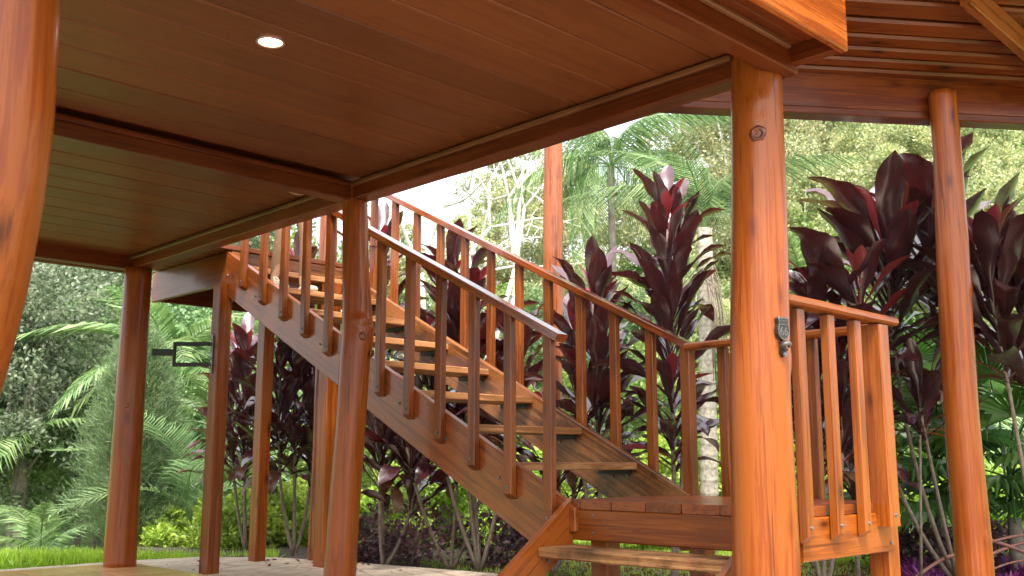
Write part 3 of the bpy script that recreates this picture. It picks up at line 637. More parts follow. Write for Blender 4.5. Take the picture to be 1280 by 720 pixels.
# ------------------------------------------------------------------ forest behind the garden
TV = [tree_mesh(11, (3.0, 3.0, 4.6), 90, 260, .19, .095, M['forest'], M['bark']),
      tree_mesh(12, (3.4, 3.0, 5.0), 100, 240, .20, .10, M['forest_cool'], M['bark'], clump=.24),
      tree_mesh(9, (2.8, 2.8, 3.8), 80, 240, .17, .09, M['midgreen'], M['bark']),
      tree_mesh(12, (3.4, 3.4, 5.6), 85, 900, .10, .06, M['olive'], M['bark_pale'], clump=.17)]
def forest(rows, kinds, label, cat, group, name='broadleaf_tree'):
    for (u, D, sc) in rows:
        p = P(u, 577, D); k = random.choice(kinds)
        plant_tree(TV[k], p.x, p.y, label, cat, group, random.uniform(0, 6.28), sc * random.uniform(.92, 1.1), name, z=gz(p.x, p.y))
forest([(-140, 24, 1.1), (-30, 22, 1.), (60, 23, 1.1), (150, 25, 1.1), (230, 27, .95), (0, 32, 1.3), (110, 33, 1.35), (-90, 34, 1.3), (200, 36, 1.25)], (0, 1, 1), 'dense grey-green broadleaf tree in the forest left behind the lawn', 'tree', 'dark broadleaf trees at the left')
forest([(20, 15, .42), (-60, 16, .5), (100, 17.5, .5), (165, 18.5, .42), (250, 19, .5), (60, 19, .6), (-10, 19.5, .6), (130, 21, .65)], (1, 0), 'low bushy young tree filling the forest edge at the left', 'tree', 'young trees along the left forest edge')
forest([(300, 24, .72), (380, 25, .74), (450, 27, .75), (330, 34, .9), (430, 38, .95)], (2, 0), 'mid green tree seen between the square posts under the stairs', 'tree', 'mid green trees behind the stairs')
forest([(480, 26, .66), (540, 30, .64), (610, 27, .60), (665, 29, .74), (575, 23, .5), (640, 24, .5), (740, 27, .64), (800, 30, .68), (860, 33, .70), (720, 36, .78), (520, 38, .72), (640, 40, .80), (590, 24, .45), (660, 22, .42), (790, 21, .46), (850, 20, .44), (900, 24, .56)], (0, 2, 2, 3), 'light green tree in the hazy woods behind the handrails', 'tree', 'woods behind the handrails')
for rows_, lb_, gr_ in (
    ([(960, 27, .95), (1020, 25, .9), (1080, 27, 1.05), (1140, 25, 1.), (1200, 26, 1.05), (1260, 25, 1.), (1320, 27, 1.1), (1380, 25, 1.1)], 'yellow-green tree overgrown with vines, middle row behind the right of the porch', 'vine-covered trees at the right, middle row'),
    ([(1000, 34, 1.25), (1070, 35, 1.35), (1150, 34, 1.35), (1230, 35, 1.4), (1310, 34, 1.4), (1400, 35, 1.4)], 'tall yellow-green tree reaching up to the porch beam in the farthest row at the right', 'tall vine-covered trees at the right, back row'),
    ([(1000, 21, .62), (1065, 20, .6), (1130, 21, .66), (1190, 20, .6), (1250, 20.5, .66), (1310, 21, .6)], 'low bushy yellow-green tree right above the hedge at the right', 'low bushy trees above the hedge at the right')):
    forest(rows_, (3, 3, 2), lb_, 'tree', gr_)
# bare pale trees
def bare_tree(u, D, vtop, lab):
    p = P(u, 577, D); z0 = gz(p.x, p.y); H = zat(vtop, D) - z0; paths = []
    def grow(a, d, L, r, k):
        mid = a + d * L * .5 + Vector(rng.normal(size=3)) * L * .06; b = a + d * L + Vector(rng.normal(size=3)) * L * .05
        pts = bez(a, mid, b, 5); paths.append((pts, list(np.linspace(r, r * .62, 5))))
        if k > 0:
            for j in range(2 if k > 1 else 3):
                q = Vector(rng.normal(size=3)); q = (d + q * .5 + Vector((0, 0, .15))).normalized(); grow(pts[4] if j < 2 else pts[2], q, L * random.uniform(.6, .8), r * .62, k - 1)
    grow(Vector((0, 0, 0)), Vector((rng.normal() * .06, rng.normal() * .06, 1)).normalized(), H * .40, .11, 5)
    v, f = tubes(paths, 5); t = thing('bare_tree', lab, 'tree', (p.x, p.y, z0)); emit('trunk', mesh('trunk', v, f, M['bark_pale'], True), t, WM[t.name])
bare_tree(545, 17, 185, 'leafless pale-barked tree, the leftmost behind the upper handrail')
bare_tree(612, 18, 175, 'leafless pale-barked tree with a forked crown in the middle of the sky gap')
bare_tree(650, 16, 185, 'leafless pale-barked tree nearest the round log behind the stairs')

# ------------------------------------------------------------------ palms
def frond(name, L, nl, ll, lw, m, arch=.5, droop=.3, hang=0., vee=.5, tipfrac=.35):
    """feather leaf along local +X, drooping; leaflets joined with the midrib in one mesh"""
    pts = [Vector((L * t * (1 - .12 * t), 0, L * (arch * t - (arch + droop) * t * t))) for t in [i / 12 for i in range(13)]]
    v, f = tube_np(pts, list(np.linspace(.014, .003, 13)), 5)
    P3 = np.array([tuple(p) for p in pts]); T = np.linspace(0, 1, 13)
    ts = np.linspace(.12, 1, nl); base = np.stack([np.interp(ts, T, P3[:, k]) for k in range(3)], 1)
    tan = unit(np.stack([np.interp(ts, T, np.gradient(P3[:, k])) for k in range(3)], 1))
    vs = list(v); fs = list(f)
    for i in range(nl):
        for sd in (-1, 1):
            tn = Vector(tan[i]); b = Vector(base[i]); sidev = Vector((0, sd, 0)); upv = sidev.cross(tn) * sd if False else Vector((0, 0, 1))
            l = ll * (math.sin(math.pi * min(.97, (ts[i] * .82 + .14))) ** .6) * random.uniform(.88, 1.1)
            d = (sidev * 1. + tn * (.45 + ts[i] * .9) + upv * vee * random.uniform(.5, 1.3)).normalized()
            p1 = b + d * l * .5 - ZU * (hang * .25 * l); p2 = b + d * l * (1 - .55 * hang) - ZU * ((hang * .9 + .12) * l) + Vector(rng.normal(size=3)) * .02
            wv = tn * lw * .5; o = len(vs)
            vs += [b - wv * .4, b + wv * .4, p1 + wv, p1 - wv, p2]; fs += [(o, o + 1, o + 2, o + 3), (o + 3, o + 2, o + 4)]
    return mesh(name, vs, fs, m)
def palm(name, label, x, y, z0, h, fr, n, r=.09, lean=(0, 0), el=(10, 75), rot=0, sc=(.85, 1.1), trunk=True, tm_=None, cat='palm'):
    t = thing(name, label, cat, (x, y, z0)); top = Vector((x + lean[0], y + lean[1], z0 + h))
    if trunk:
        pts = [Vector((x, y, z0 - .1)).lerp(top, i / 7) + Vector((math.sin(i) * .01, 0, 0)) for i in range(8)]
        me_v, me_f = tube_np([Vector((0, 0, -.1 + (h + .1) * i / 7)) for i in range(8)], list(np.linspace(r * 1.15, r * .9, 8)), 16)
        me_v = [Vector((q.z, q.y, -q.x)) for q in me_v]
        emit('trunk', mesh('trunk', me_v, me_f, tm_ or M['palmtrunk'], True), t, frame(Vector((x, y, z0)), top))
    for i in range(n):
        a = rot + i * 2.39996; e = R_(el[0] + (el[1] - el[0]) * ((i + .5) / n)); k = random.uniform(*sc)
        mt = Matrix.Translation(top) @ Matrix.Rotation(a, 4, 'Z') @ Matrix.Rotation(-e, 4, 'Y') @ Matrix.Rotation(random.uniform(-.3, .3), 4, 'X') @ Matrix.Scale(k, 4)
        emit('frond', fr[i % len(fr)], t, mt)
    return t
FW_ = [frond('frond', 2.2, 46, .70, .030, M['palm_dark'], arch=.5, droop=.65, hang=.95, vee=.05) for _ in range(3)]
FB = [frond('frond', 2.0, 34, .62, .060, M['palm'], arch=.35, droop=.55, hang=.35, vee=.25) for _ in range(2)]
FP = [frond('frond', 1.7, 46, .45, .020, M['palm_pale'], arch=.45, droop=.5, hang=.1, vee=.5) for _ in range(2)]
FS = [frond('frond', 1.1, 40, .36, .024, M['palm'], arch=.4, droop=.7, hang=.5, vee=.3) for _ in range(2)]
q = P(884, 577, 10.2); palm('palm_tree', 'palm with a pale ringed trunk beside the tall maroon plant and weeping fronds above', q.x, q.y, -.07, 3.35, FW_, 7, r=.085, lean=(.1, .0), el=(35, 80), sc=(.6, .8))
q = P(770, 577, 12.5); palm('palm_tree', 'weeping palm with dense hanging leaflets right of the slim log', q.x, q.y, -.07, 4.7, FW_, 17, r=.05, el=(-30, 70), rot=1, sc=(.65, .85), tm_=M['bark'])
q = P(1012, 577, 12); palm('palm_tree', 'small palm tuft just right of the big log post', q.x, q.y, -.1, 2.9, FS, 18, r=.06, el=(-20, 80), rot=.5)
q = P(205, 577, 15); palm('palm_tree', 'broad-leaved palm behind the black bracket', q.x, q.y, -.7, 2.9, FB, 15, r=.09, el=(-15, 75), tm_=M['bark'])
q = P(262, 577, 12.6); palm('palm_tree', 'low palm with drooping broad leaflets beside the first square post', q.x, q.y, -.4, 1.7, FB, 9, r=.07, el=(-10, 60), sc=(.6, .85), tm_=M['bark'])
q = P(30, 577, 15); palm('palm_tree', 'palm with long arching fronds at the far left of the view', q.x, q.y, -1., 1.9, FB, 11, r=.08, el=(-5, 65), rot=.8, tm_=M['bark'])
q = P(240, 577, 11.5); palm('cycad', 'pale feathery cycad arching beside the conifer', q.x, q.y, -.2, .35, FP, 13, r=.09, el=(15, 75), tm_=M['bark'], cat='cycad')
q = P(60, 577, 12.3); palm('young_palm', 'young palm shoot low in front of the dark forest edge', q.x, q.y, -.5, .1, FS, 8, el=(25, 80), trunk=False)
q = P(1290, 577, 10.5); palm('palm_tree', 'pale green palm at the right edge behind the maroon plant', q.x, q.y, -.1, 1.25, FP, 12, r=.07, el=(-10, 70))

# fan palm: pleated round leaves
def fanleaf():
    n = 22; vs = [Vector((0, 0, 0))]; fs = []
    for i in range(n):
        a0 = R_(-118 + 236 * i / n); a1 = R_(-118 + 236 * (i + .88) / n); am = (a0 + a1) / 2; r = .46 * (1 - .12 * abs(am) / 2) * random.uniform(.93, 1.05); o = len(vs)
        for a, rr, z in ((a0, .30, .0), (am, .32, .035), (a1, .30, .0), (am, r, -.05 - .03 * random.random())): vs.append(Vector((rr * math.cos(a), rr * math.sin(a), z - rr * .12)))
        fs += [(0, o, o + 1), (0, o + 1, o + 2), (o, o + 3, o + 1), (o + 1, o + 3, o + 2)]
    v, f = tube_np([Vector((-.75, 0, -.32)), Vector((-.35, 0, -.08)), Vector((0, 0, 0))], [.009, .007, .005], 5); o = len(vs)
    return mesh('fan_leaf', vs + v, fs + [tuple(k + o for k in q) for q in f], M['fan'])
FL = [fanleaf() for _ in range(3)]
def fanpalm(u, D, label, n, spread, z0, z1):
    b = P(u, 577, D); t = thing('fan_palm', label, 'palm', (b.x, b.y, -.07))
    v, f = tube_np([Vector((0, 0, 0)), Vector((0, 0, .5))], [.06, .05], 10); emit('trunk', mesh('trunk', v, f, M['bark'], True), t, WM[t.name])
    for i in range(n):
        a = i * 2.4; fr_ = (i + .5) / n; z = z0 + (z1 - z0) * fr_; rr = spread * (1 - .55 * fr_)
        c = Vector((b.x + rr * math.cos(a), b.y + rr * math.sin(a), z)); e = R_(-25 + 85 * fr_)
        mt = Matrix.Translation(c) @ Matrix.Rotation(a, 4, 'Z') @ Matrix.Rotation(-e, 4, 'Y') @ Matrix.Scale(random.uniform(.85, 1.15), 4)
        emit('leaf', random.choice(FL), t, mt)
fanpalm(1105, 8.9, 'dark green fan palm half hidden behind the landing corner', 16, .5, .45, 1.6)
fanpalm(1170, 8.4, 'dark green fan palm with pleated leaves behind the slanting maroon stems', 18, .55, .55, 1.75)
fanpalm(1262, 7.8, 'fan palm with pale shining leaves low at the right edge', 18, .5, .5, 1.5)

# ------------------------------------------------------------------ maroon ti plants: every leaf its own piece
def tileaf(L, W, bend, m, curl=.25, twist=0., name='leaf', wave=.0):
    n = 11; vs, fs = [], []; p = Vector((0, 0, 0)); ang = 0.; ph = random.uniform(0, 6)
    for i in range(n + 1):
        t = i / n; 
        if t < .2: wd = .012 + .02 * t
        else: s = (t - .2) / .8; wd = W * (max(0., math.sin(math.pi * s ** 1.5)) ** .66) * .5 + .004 * (1 - s)
        tw = twist * t; cx = Vector((0, math.cos(tw), math.sin(tw))); fold = curl * (1 - .5 * t)
        nz = Vector((-math.sin(ang), 0, math.cos(ang)))
        for k, (a, z) in enumerate(((-1, 1), (-.55, .28), (0, 0), (.55, .28), (1, 1))):
            wz = wave * math.sin(t * 14 + ph + a * 1.3) * abs(a)
            vs.append(p + cx * (a * wd * (1 - .12 * fold)) + nz * (z * wd * fold + wz * wd))
        p = p + Vector((math.cos(ang), 0, math.sin(ang))) * (L / n); ang -= bend / n * (.4 + 1.4 * t)
    for i in range(n):
        for k in range(4): fs.append((i * 5 + k, i * 5 + k + 1, (i + 1) * 5 + k + 1, (i + 1) * 5 + k))
    return mesh(name, vs, fs, m, True)
TL = {'up': [tileaf(.66, .14, b, M['ti'], c, tw, wave=.3) for b, c, tw in ((.5, .5, .2), (.8, .35, -.3), (.3, .6, .1), (1.2, .4, .35))],
      'out': [tileaf(.70, .14, b, M['ti'], c, tw, wave=.35) for b, c, tw in ((1.3, .35, .3), (1.7, .25, -.4), (.9, .3, .5), (2.1, .4, -.2))],
      'red': [tileaf(.46, .105, b, M['ti_red'], c, tw, wave=.12) for b, c, tw in ((.4, .6, .1), (.7, .5, -.2))],
      'dull': [tileaf(.48, .11, b, M['ti_dull'], .3, tw, wave=.2) for b, tw in ((2.2, .3), (2.8, -.4))]}
def ti_plant(label, base, heads, group=None):
    """heads: (top point, leafy length, leaf count, leaf scale, fork height)"""
    t = thing('ti_plant', label, 'plant', base, 0, group); b = Vector(base)
    paths = []
    for (top, ln, n, s, bow) in heads:
        n = int(n * 1.75); s *= random.uniform(.96, 1.1)
        top = Vector(top); ctrl = (b + top) / 2 + Vector((bow * Rt.x, bow * Rt.y, -(top.z - b.z) * .12)); neck = top
        pts = bez(b, ctrl, neck, 12); paths.append((pts, list(np.linspace(.019, .010, 12)), ln))
        H = (neck - b).length; a = random.uniform(0, 6.28)
        for i in range(n):
            fr_ = (i + .5) / n; tt = 1 - (ln / H) * (1 - fr_); tt = max(.02, tt)
            c0 = b * (1 - tt) ** 2 + ctrl * 2 * tt * (1 - tt) + neck * tt * tt
            a += 2.39996 + random.uniform(-.25, .25)
            el = R_(43 + 39 * fr_ ** .9 + random.uniform(-22, 8)); kind = 'up' if fr_ > .35 or random.random() < .4 else 'out'
            if fr_ > .88: kind = 'red' if random.random() < .75 else 'up'
            elif fr_ < .12 and random.random() < .5: kind = 'dull'
            elif random.random() < .035: kind = 'red'
            sc_ = s * random.uniform(.8, 1.15) * (1 if fr_ < .9 else .85)
            mt = Matrix.Translation(c0) @ Matrix.Rotation(a, 4, 'Z') @ Matrix.Rotation(-el, 4, 'Y') @ Matrix.Rotation(random.uniform(-.35, .35), 4, 'X') @ Matrix.Scale(sc_, 4)
            emit('leaf', random.choice(TL[kind]), t, mt)
    for pts, rd, ln in paths:
        v, f = tube_np(pts, rd, 8); emit('stem', mesh('stem', v, f, M['ti_stem'], True), t, Matrix())
def GP(u, D, z=-.05): p = P(u, 577, D); return (p.x, p.y, z)
def HP(u, v, D): p = P(u, v, D); return (p.x, p.y, p.z)
ti_plant('tallest narrow maroon ti plant, left of the big log post', GP(838, 7.2), [(HP(833, 272, 7.2), 1.75, 50, .86, .03), (HP(850, 300, 7.35), .5, 8, .85, .08)])
ti_plant('maroon ti plant with red tips between the slim log and the tallest one', GP(752, 7.6), [(HP(742, 380, 7.5), 1.25, 34, .95, .0), (HP(722, 420, 7.7), .8, 14, .9, -.1)])
ti_plant('group of maroon ti heads seen through the stair balusters', GP(600, 8.4), [(HP(585, 385, 8.3), 1.0, 24, .95, -.1), (HP(560, 350, 8.5), 1.0, 24, .95, .1), (HP(645, 420, 8.2), .9, 22, .9, .1), (HP(530, 420, 8.4), .8, 18, .9, -.1)])
ti_plant('red-tipped ti plant at the right side of the big log post', GP(1022, 7.0), [(HP(1020, 370, 6.9), 1.25, 34, .9, .0), (HP(1000, 460, 7.0), .7, 14, .85, -.1), (HP(1050, 450, 6.8), .7, 14, .8, .1)])
ti_plant('largest maroon ti plant with slanting bare stems behind the right post', GP(1188, 7.4), [(HP(1108, 308, 6.9), .75, 20, 1.3, -.22), (HP(1160, 290, 7.1), .8, 22, 1.3, .0), (HP(1075, 380, 6.7), .55, 14, 1.1, -.3), (HP(1150, 510, 6.8), .25, 7, .9, .0)])
ti_plant('maroon ti plant crossing the right edge of the view', GP(1290, 6.9), [(HP(1232, 335, 6.5), .7, 22, 1.25, .05), (HP(1272, 370, 6.7), .6, 18, 1.2, .1)])
ti_plant('purple ti plant between the first two square posts', GP(312, 10.4), [(HP(305, 445, 10.3), 1.25, 34, .95, .0), (HP(292, 480, 10.4), .9, 20, .9, -.1)])
ti_plant('dense maroon ti clump between the second square post and the stair post', GP(372, 9.8), [(HP(372, 335, 9.8), 1.9, 46, .95, .0), (HP(352, 450, 9.7), 1.1, 26, .92, -.15), (HP(392, 470, 9.9), 1.0, 24, .9, .15)])
ti_plant('ti plant with three bare forking stems under the staircase', GP(564, 8.6), [(HP(508, 560, 8.2), .3, 12, .9, -.05), (HP(575, 550, 8.5), .4, 14, .95, .0), (HP(610, 560, 8.7), .35, 12, .85, .1)])
ti_plant('drooping brownish ti plant just right of the middle log under the stairs', GP(482, 8.7), [(HP(475, 300, 8.9), 1.4, 24, .9, .0), (HP(478, 540, 8.6), .5, 18, .95, -.05), (HP(520, 590, 8.5), .4, 12, .9, .1)])
ti_plant('low leafy ti plant behind the lowest stair treads', GP(690, 8.2), [(HP(680, 520, 8.2), .9, 22, .85, .05), (HP(720, 560, 8.2), .7, 14, .8, .1)])
ti_plant('ti plant with dark low leaves behind the landing railing', GP(1065, 7.6), [(HP(1058, 500, 7.5), .8, 18, .9, .0)])
M['ti_orange'] = leafmat('dying_orange_ti_leaf', [(.30, .03, .01), (.45, .07, .015), (.55, .12, .02)], rough=.35, trans=.3)
TL['orange'] = [tileaf(.42, .11, 1.2, M['ti_orange'], .2, .3, wave=.2)]
to = thing('ti_plant', 'short ti shoot with orange-red dying leaves left of the slim right post', 'plant', GP(1140, 6.9))
v, f = tube_np([Vector(GP(1140, 6.9)), Vector(HP(1150, 540, 6.85))], [.012, .008], 7); emit('stem', mesh('stem', v, f, M['ti_stem'], True), to, Matrix())
for k_, (az_, el_, kd_) in enumerate(((-35, 12, 'orange'), (-60, -5, 'orange'), (150, 55, 'up'), (100, 65, 'up'), (-20, 60, 'red'), (200, 30, 'out'), (-80, 48, 'dull'))):
    emit('leaf', TL[kd_][0], to, Matrix.Translation(HP(1150, 540, 6.85)) @ Matrix.Rotation(R_(az_), 4, 'Z') @ Matrix.Rotation(-R_(el_), 4, 'Y') @ Matrix.Scale(.8, 4))
# hanging pale strands on the palm trunk
pp = [];
for i in range(26):
    a = P(880 + rng.uniform(-3, 8), rng.uniform(325, 360), 10.0); b = P(885 + rng.uniform(5, 26), rng.uniform(420, 480), 9.9 + rng.uniform(-.1, .1))
    pp.append((bez(a, Vector((b.x, b.y, a.z - .05)), b, 6), [.004] * 6))
v, f = tubes(pp, 4); o_ = emit('fruit_stalk', mesh('fruit_stalk', v, f, M['ti_stem'], True)); o_['label'] = 'dry pale stringy fruit stalk hanging from the pale palm trunk'; o_['category'] = 'fruit stalk'

# ------------------------------------------------------------------ feathery conifer
def conifer():
    q = P(168, 577, 11.4); z0 = gz(q.x, q.y); t = thing('conifer', 'soft feathery conifer behind the left log post', 'tree', (q.x, q.y, z0)); H = 2.75
    c, d = [], []; br = []
    for i in range(330):
        fr_ = (i / 330) ** .85; z = .25 + (H - .25) * fr_; a = i * 2.39996; R = .62 * (1 - fr_ ** 1.8) ** .6 * rng.uniform(.6, 1.1) + .06
        s = np.array([0, 0, z * .93]); e = np.array([math.cos(a) * R, math.sin(a) * R, z * .93 + .30 * R + .12])
        br.append(([Vector(s), Vector((s + e) / 2 - np.array([0, 0, .04])), Vector(e)], [.006, .004, .002]))
        n = 150; tt = rng.uniform(.15, 1, n) ** .7; pt = s + (e - s) * tt[:, None] + rng.normal(size=(n, 3)) * .035
        dd = (e - s) / np.linalg.norm(e - s) + rng.normal(size=(n, 3)) * .6 + np.array([0, 0, .35]); c.append(pt); d.append(dd)
    c = np.concatenate(c); d = np.concatenate(d)
    emit('crown', cards('crown', c, d, rng.uniform(.05, .12, len(c)), .0075, M['conifer']), t, WM[t.name])
    br.append(([Vector((0, 0, -.1)), Vector((.02, 0, H * .5)), Vector((0, 0, H))], [.04, .025, .006]))
    v, f = tubes(br, 4); emit('trunk', mesh('trunk', v, f, M['bark'], True), t, WM[t.name])
conifer()

# ------------------------------------------------------------------ shrubs and hedge
def shrub(name, label, u, D, vtop, width, m, n=5000, L=.05, W=.03, cat='shrub', K=26, group=None, depth=None):
    q = P(u, 577, D); z0 = gz(q.x, q.y); H = max(.2, zat(vtop, D) - z0); t = thing(name, label, cat, (q.x, q.y, z0), 0, group)
    c, d, cc = crown_pts(K, n // K, (width / 2, (depth or width) / 2, H * .5), clump=.34); c[:, 2] += H * .52
    # turn the long side across the view
    ca, sa = Rt.x, Rt.y; x = c[:, 0] * ca - c[:, 1] * sa; y = c[:, 0] * sa + c[:, 1] * ca; c[:, 0], c[:, 1] = x, y
    keep = c[:, 2] > .0; c, d = c[keep], d[keep]; d[:, 2] += .3
    emit('foliage', cards('foliage', c, d, rng.uniform(.7, 1.3, len(c)) * L, rng.uniform(.7, 1.3, len(c)) * W, m), t, WM[t.name])
    br = []
    for i in range(12):
        e = Vector(c[rng.integers(len(c))]); br.append((bez(Vector((0, 0, -.05)), Vector((e.x * .3, e.y * .3, H * .45)), e, 5), [.009, .008, .006, .004, .003]))
    v, f = tubes(br, 5); emit('stem', mesh('stem', v, f, M['bark'], True), t, WM[t.name]); return t
SH = [(205, 11.8, 640, 1.0, 'golden-green shrub just right of the left log post'), (250, 11.2, 628, 1.0, 'golden-green shrub left of the first square post'), (300, 10.9, 622, .9, 'golden-green shrub between the first two square posts'),
      (345, 11.2, 625, .9, 'golden-green shrub behind the second square post'), (395, 11.2, 600, 1.0, 'golden-green shrub behind the square stair post'), (450, 11., 605, 1.0, 'golden-green shrub behind the middle log post'),
      (530, 10.6, 575, 1.1, 'golden-green shrub under the left half of the flight'), (600, 10.6, 560, 1.1, 'golden-green shrub under the middle of the flight'), (680, 10.6, 560, 1.1, 'golden-green shrub behind the foot of the flight'),
      (760, 10.4, 545, 1.1, 'golden-green shrub seen above the landing'), (835, 10.6, 540, 1.1, 'golden-green shrub left of the pale palm trunk'), (905, 10.8, 520, 1.1, 'golden-green shrub right of the pale palm trunk'),
      (985, 10.6, 560, 1.1, 'golden-green shrub just right of the big log post'), (1060, 10.8, 575, 1.1, 'golden-green shrub behind the landing balusters'), (1140, 10.6, 590, 1.1, 'golden-green shrub behind the fan palm'),
      (1225, 10.4, 585, 1.2, 'golden-green shrub right of the slim right post'), (1310, 10.2, 590, 1.2, 'golden-green shrub at the right edge')]
for u, D, vt, wdt, lb in SH: shrub('golden_shrub', lb, u, D, vt, wdt, M['lime'], n=4600, L=.062, W=.036, group='golden-green shrubs of the hedge', depth=.9)
GS = [(520, 12.6, 500, 1.6), (620, 13, 480, 1.8), (700, 12.4, 460, 1.6), (790, 13, 430, 1.8), (900, 13, 420, 1.8), (980, 13, 430, 1.7), (1080, 12.8, 440, 1.8), (1190, 12.6, 450, 1.8), (1290, 12.4, 440, 1.8), (420, 13, 480, 1.7), (330, 13.4, 500, 1.6)]
for u, D, vt, wdt in GS: shrub('green_shrub', 'tall loose green shrub in the row behind the golden-green hedge', u, D, vt, wdt, M['midgreen'], n=5200, L=.10, W=.05, group='green shrubs behind the hedge', depth=1.4, K=34)
PS = [(470, 9.3, 648, .6, 'small purple-leaved shrub beside the middle log'), (520, 8.9, 618, .9, 'purple-leaved shrub left of the forking stems'), (620, 8.9, 615, .9, 'purple-leaved shrub right of the forking stems'), (672, 9.2, 650, .5, 'small purple-leaved shrub at the foot of the flight')]
for u, D, vt, wdt, lb in PS: shrub('purple_shrub', lb, u, D, vt, wdt, M['maroon_small'], n=1250, L=.055, W=.03, group='purple-leaved shrubs under the stairs')
for u, D, lb in ((1125, 8.4, 'sparse grey-purple ground shrub left of the slanting stems'), (1165, 9.2, 'sparse grey-purple ground shrub behind the right post'), (1250, 8.6, 'sparse grey-purple ground shrub at the right edge')):
    shrub('ground_shrub', lb, u, D, 655, .8, M['maroon_small'], n=2600, L=.045, W=.025)

# purple bladed rosettes
def rosette_mesh(n=34, L=.26):
    vs, fs = [], []
    for i in range(n):
        a = i * 2.4; e = R_(12 + 65 * i / n); l = L * random.uniform(.8, 1.15) * (1 - .35 * i / n); w = .016
        for k, t in enumerate((0, .35, .7, 1)):
            r = l * t; z = math.sin(e) * r - .25 * l * t * t; x = math.cos(e) * r; ww = w * (1, 1.1, .7, .05)[k]
            for s in (-1, 0, 1): vs.append(Vector((x * math.cos(a) - s * ww * math.sin(a), x * math.sin(a) + s * ww * math.cos(a), z + abs(s) * .006)))
        o = i * 12
        for k in range(3):
            for s in range(2): fs.append((o + k * 3 + s, o + k * 3 + s + 1, o + k * 3 + s + 4, o + k * 3 + s + 3))
    return mesh('purple_rosette', vs, fs, M['purple'], True)
RM = [rosette_mesh() for _ in range(3)]
for i in range(26):
    u = random.choice([random.uniform(1105, 1182), random.uniform(1235, 1330)]); D = random.uniform(7.0, 8.2); q = P(u, 577, D)
    emit('purple_rosette', RM[i % 3], None, Matrix.Translation((q.x, q.y, -.02)) @ Matrix.Rotation(random.uniform(0, 6), 4, 'Z') @ Matrix.Scale(random.uniform(.7, 1.15), 4),
         'low rosette of purple strap leaves in the bed left of the right post' if u < 1200 else 'low rosette of purple strap leaves in the bed at the right edge', 'plant', 'purple rosettes left of the right post' if u < 1200 else 'purple rosettes at the right edge')
# fallen reddish branches by the right post
pr = []
for a, b, r in (((1130, 735), (1182, 697), .011), ((1182, 697), (1236, 690), .010), ((1225, 672), (1300, 700), .011), ((1225, 700), (1290, 676), .010), ((1238, 678), (1300, 668), .008), ((1240, 712), (1290, 700), .006)):
    p, q = P(*a, 6.9), P(*b, 7.0); pr.append((bez(p, (p + q) / 2 + Vector((0, 0, .03)), q, 6), list(np.linspace(r * 1.4, r, 6))))
v, f = tubes(pr, 7); o_ = emit('fallen_branch', mesh('fallen_branch', v, f, M['twig'], True)); o_['label'] = 'tangle of reddish bare branches lying around the right post'; o_['category'] = 'branch'

# ------------------------------------------------------------------ grass
def grass(name, n, region, L, W, m, label, lean=.35):
    u = rng.uniform(region[0], region[1], n); D = rng.uniform(region[2], region[3], n)
    x = Fh.x * D + Rt.x * D * (u - 640) / 1263; y = Fh.y * D + Rt.y * D * (u - 640) / 1263
    ok = ~((y < 8.76) & (x < 5.0)) & ~((x < 5.62) & (y < 8.2)); x, y = x[ok], y[ok]
    z = np.array([gz(a, b) for a, b in zip(x, y)]); k = len(x)
    d = rng.normal(size=(k, 3)) * lean + np.array([0, 0, 1.])
    o = emit(name, cards(name, np.stack([x, y, z], 1), d, rng.uniform(.5, 1.2, k) * L, W, m, droop=.05), kind='stuff'); o['label'] = label; o['category'] = 'grass'
grass('tall_grass', 16000, (-60, 350, 8.9, 10.6), .20, .012, M['grass'], 'tall bright green grass along the edge of the paving')
grass('lawn', 60000, (330, 1330, 8.0, 12.5), .075, .008, M['grass'], 'short bright lawn behind the staircase')
# leaf litter on the soil
n = 5000; u = rng.uniform(430, 1330, n); D = rng.uniform(6.5, 9.2, n); x = Fh.x * D + Rt.x * D * (u - 640) / 1263; y = Fh.y * D + Rt.y * D * (u - 640) / 1263
ok = (x > 5.7) | (y > 8.8); x, y = x[ok], y[ok]; zl = np.full(len(x), -.028)
xa, ya = rng.uniform(3.9, 5.2, 45), rng.uniform(6.2, 8.3, 45); x = np.append(x, xa); y = np.append(y, ya); zl = np.append(zl, np.full(45, .006))
d = rng.normal(size=(len(x), 3)); d[:, 2] *= .3
o_ = emit('leaf_litter', cards('leaf_litter', np.stack([x, y, zl], 1), d, .05, .025, M['ti_dull']), kind='stuff'); o_['label'] = 'brown fallen leaves scattered over the soil bed'; o_['category'] = 'leaves'

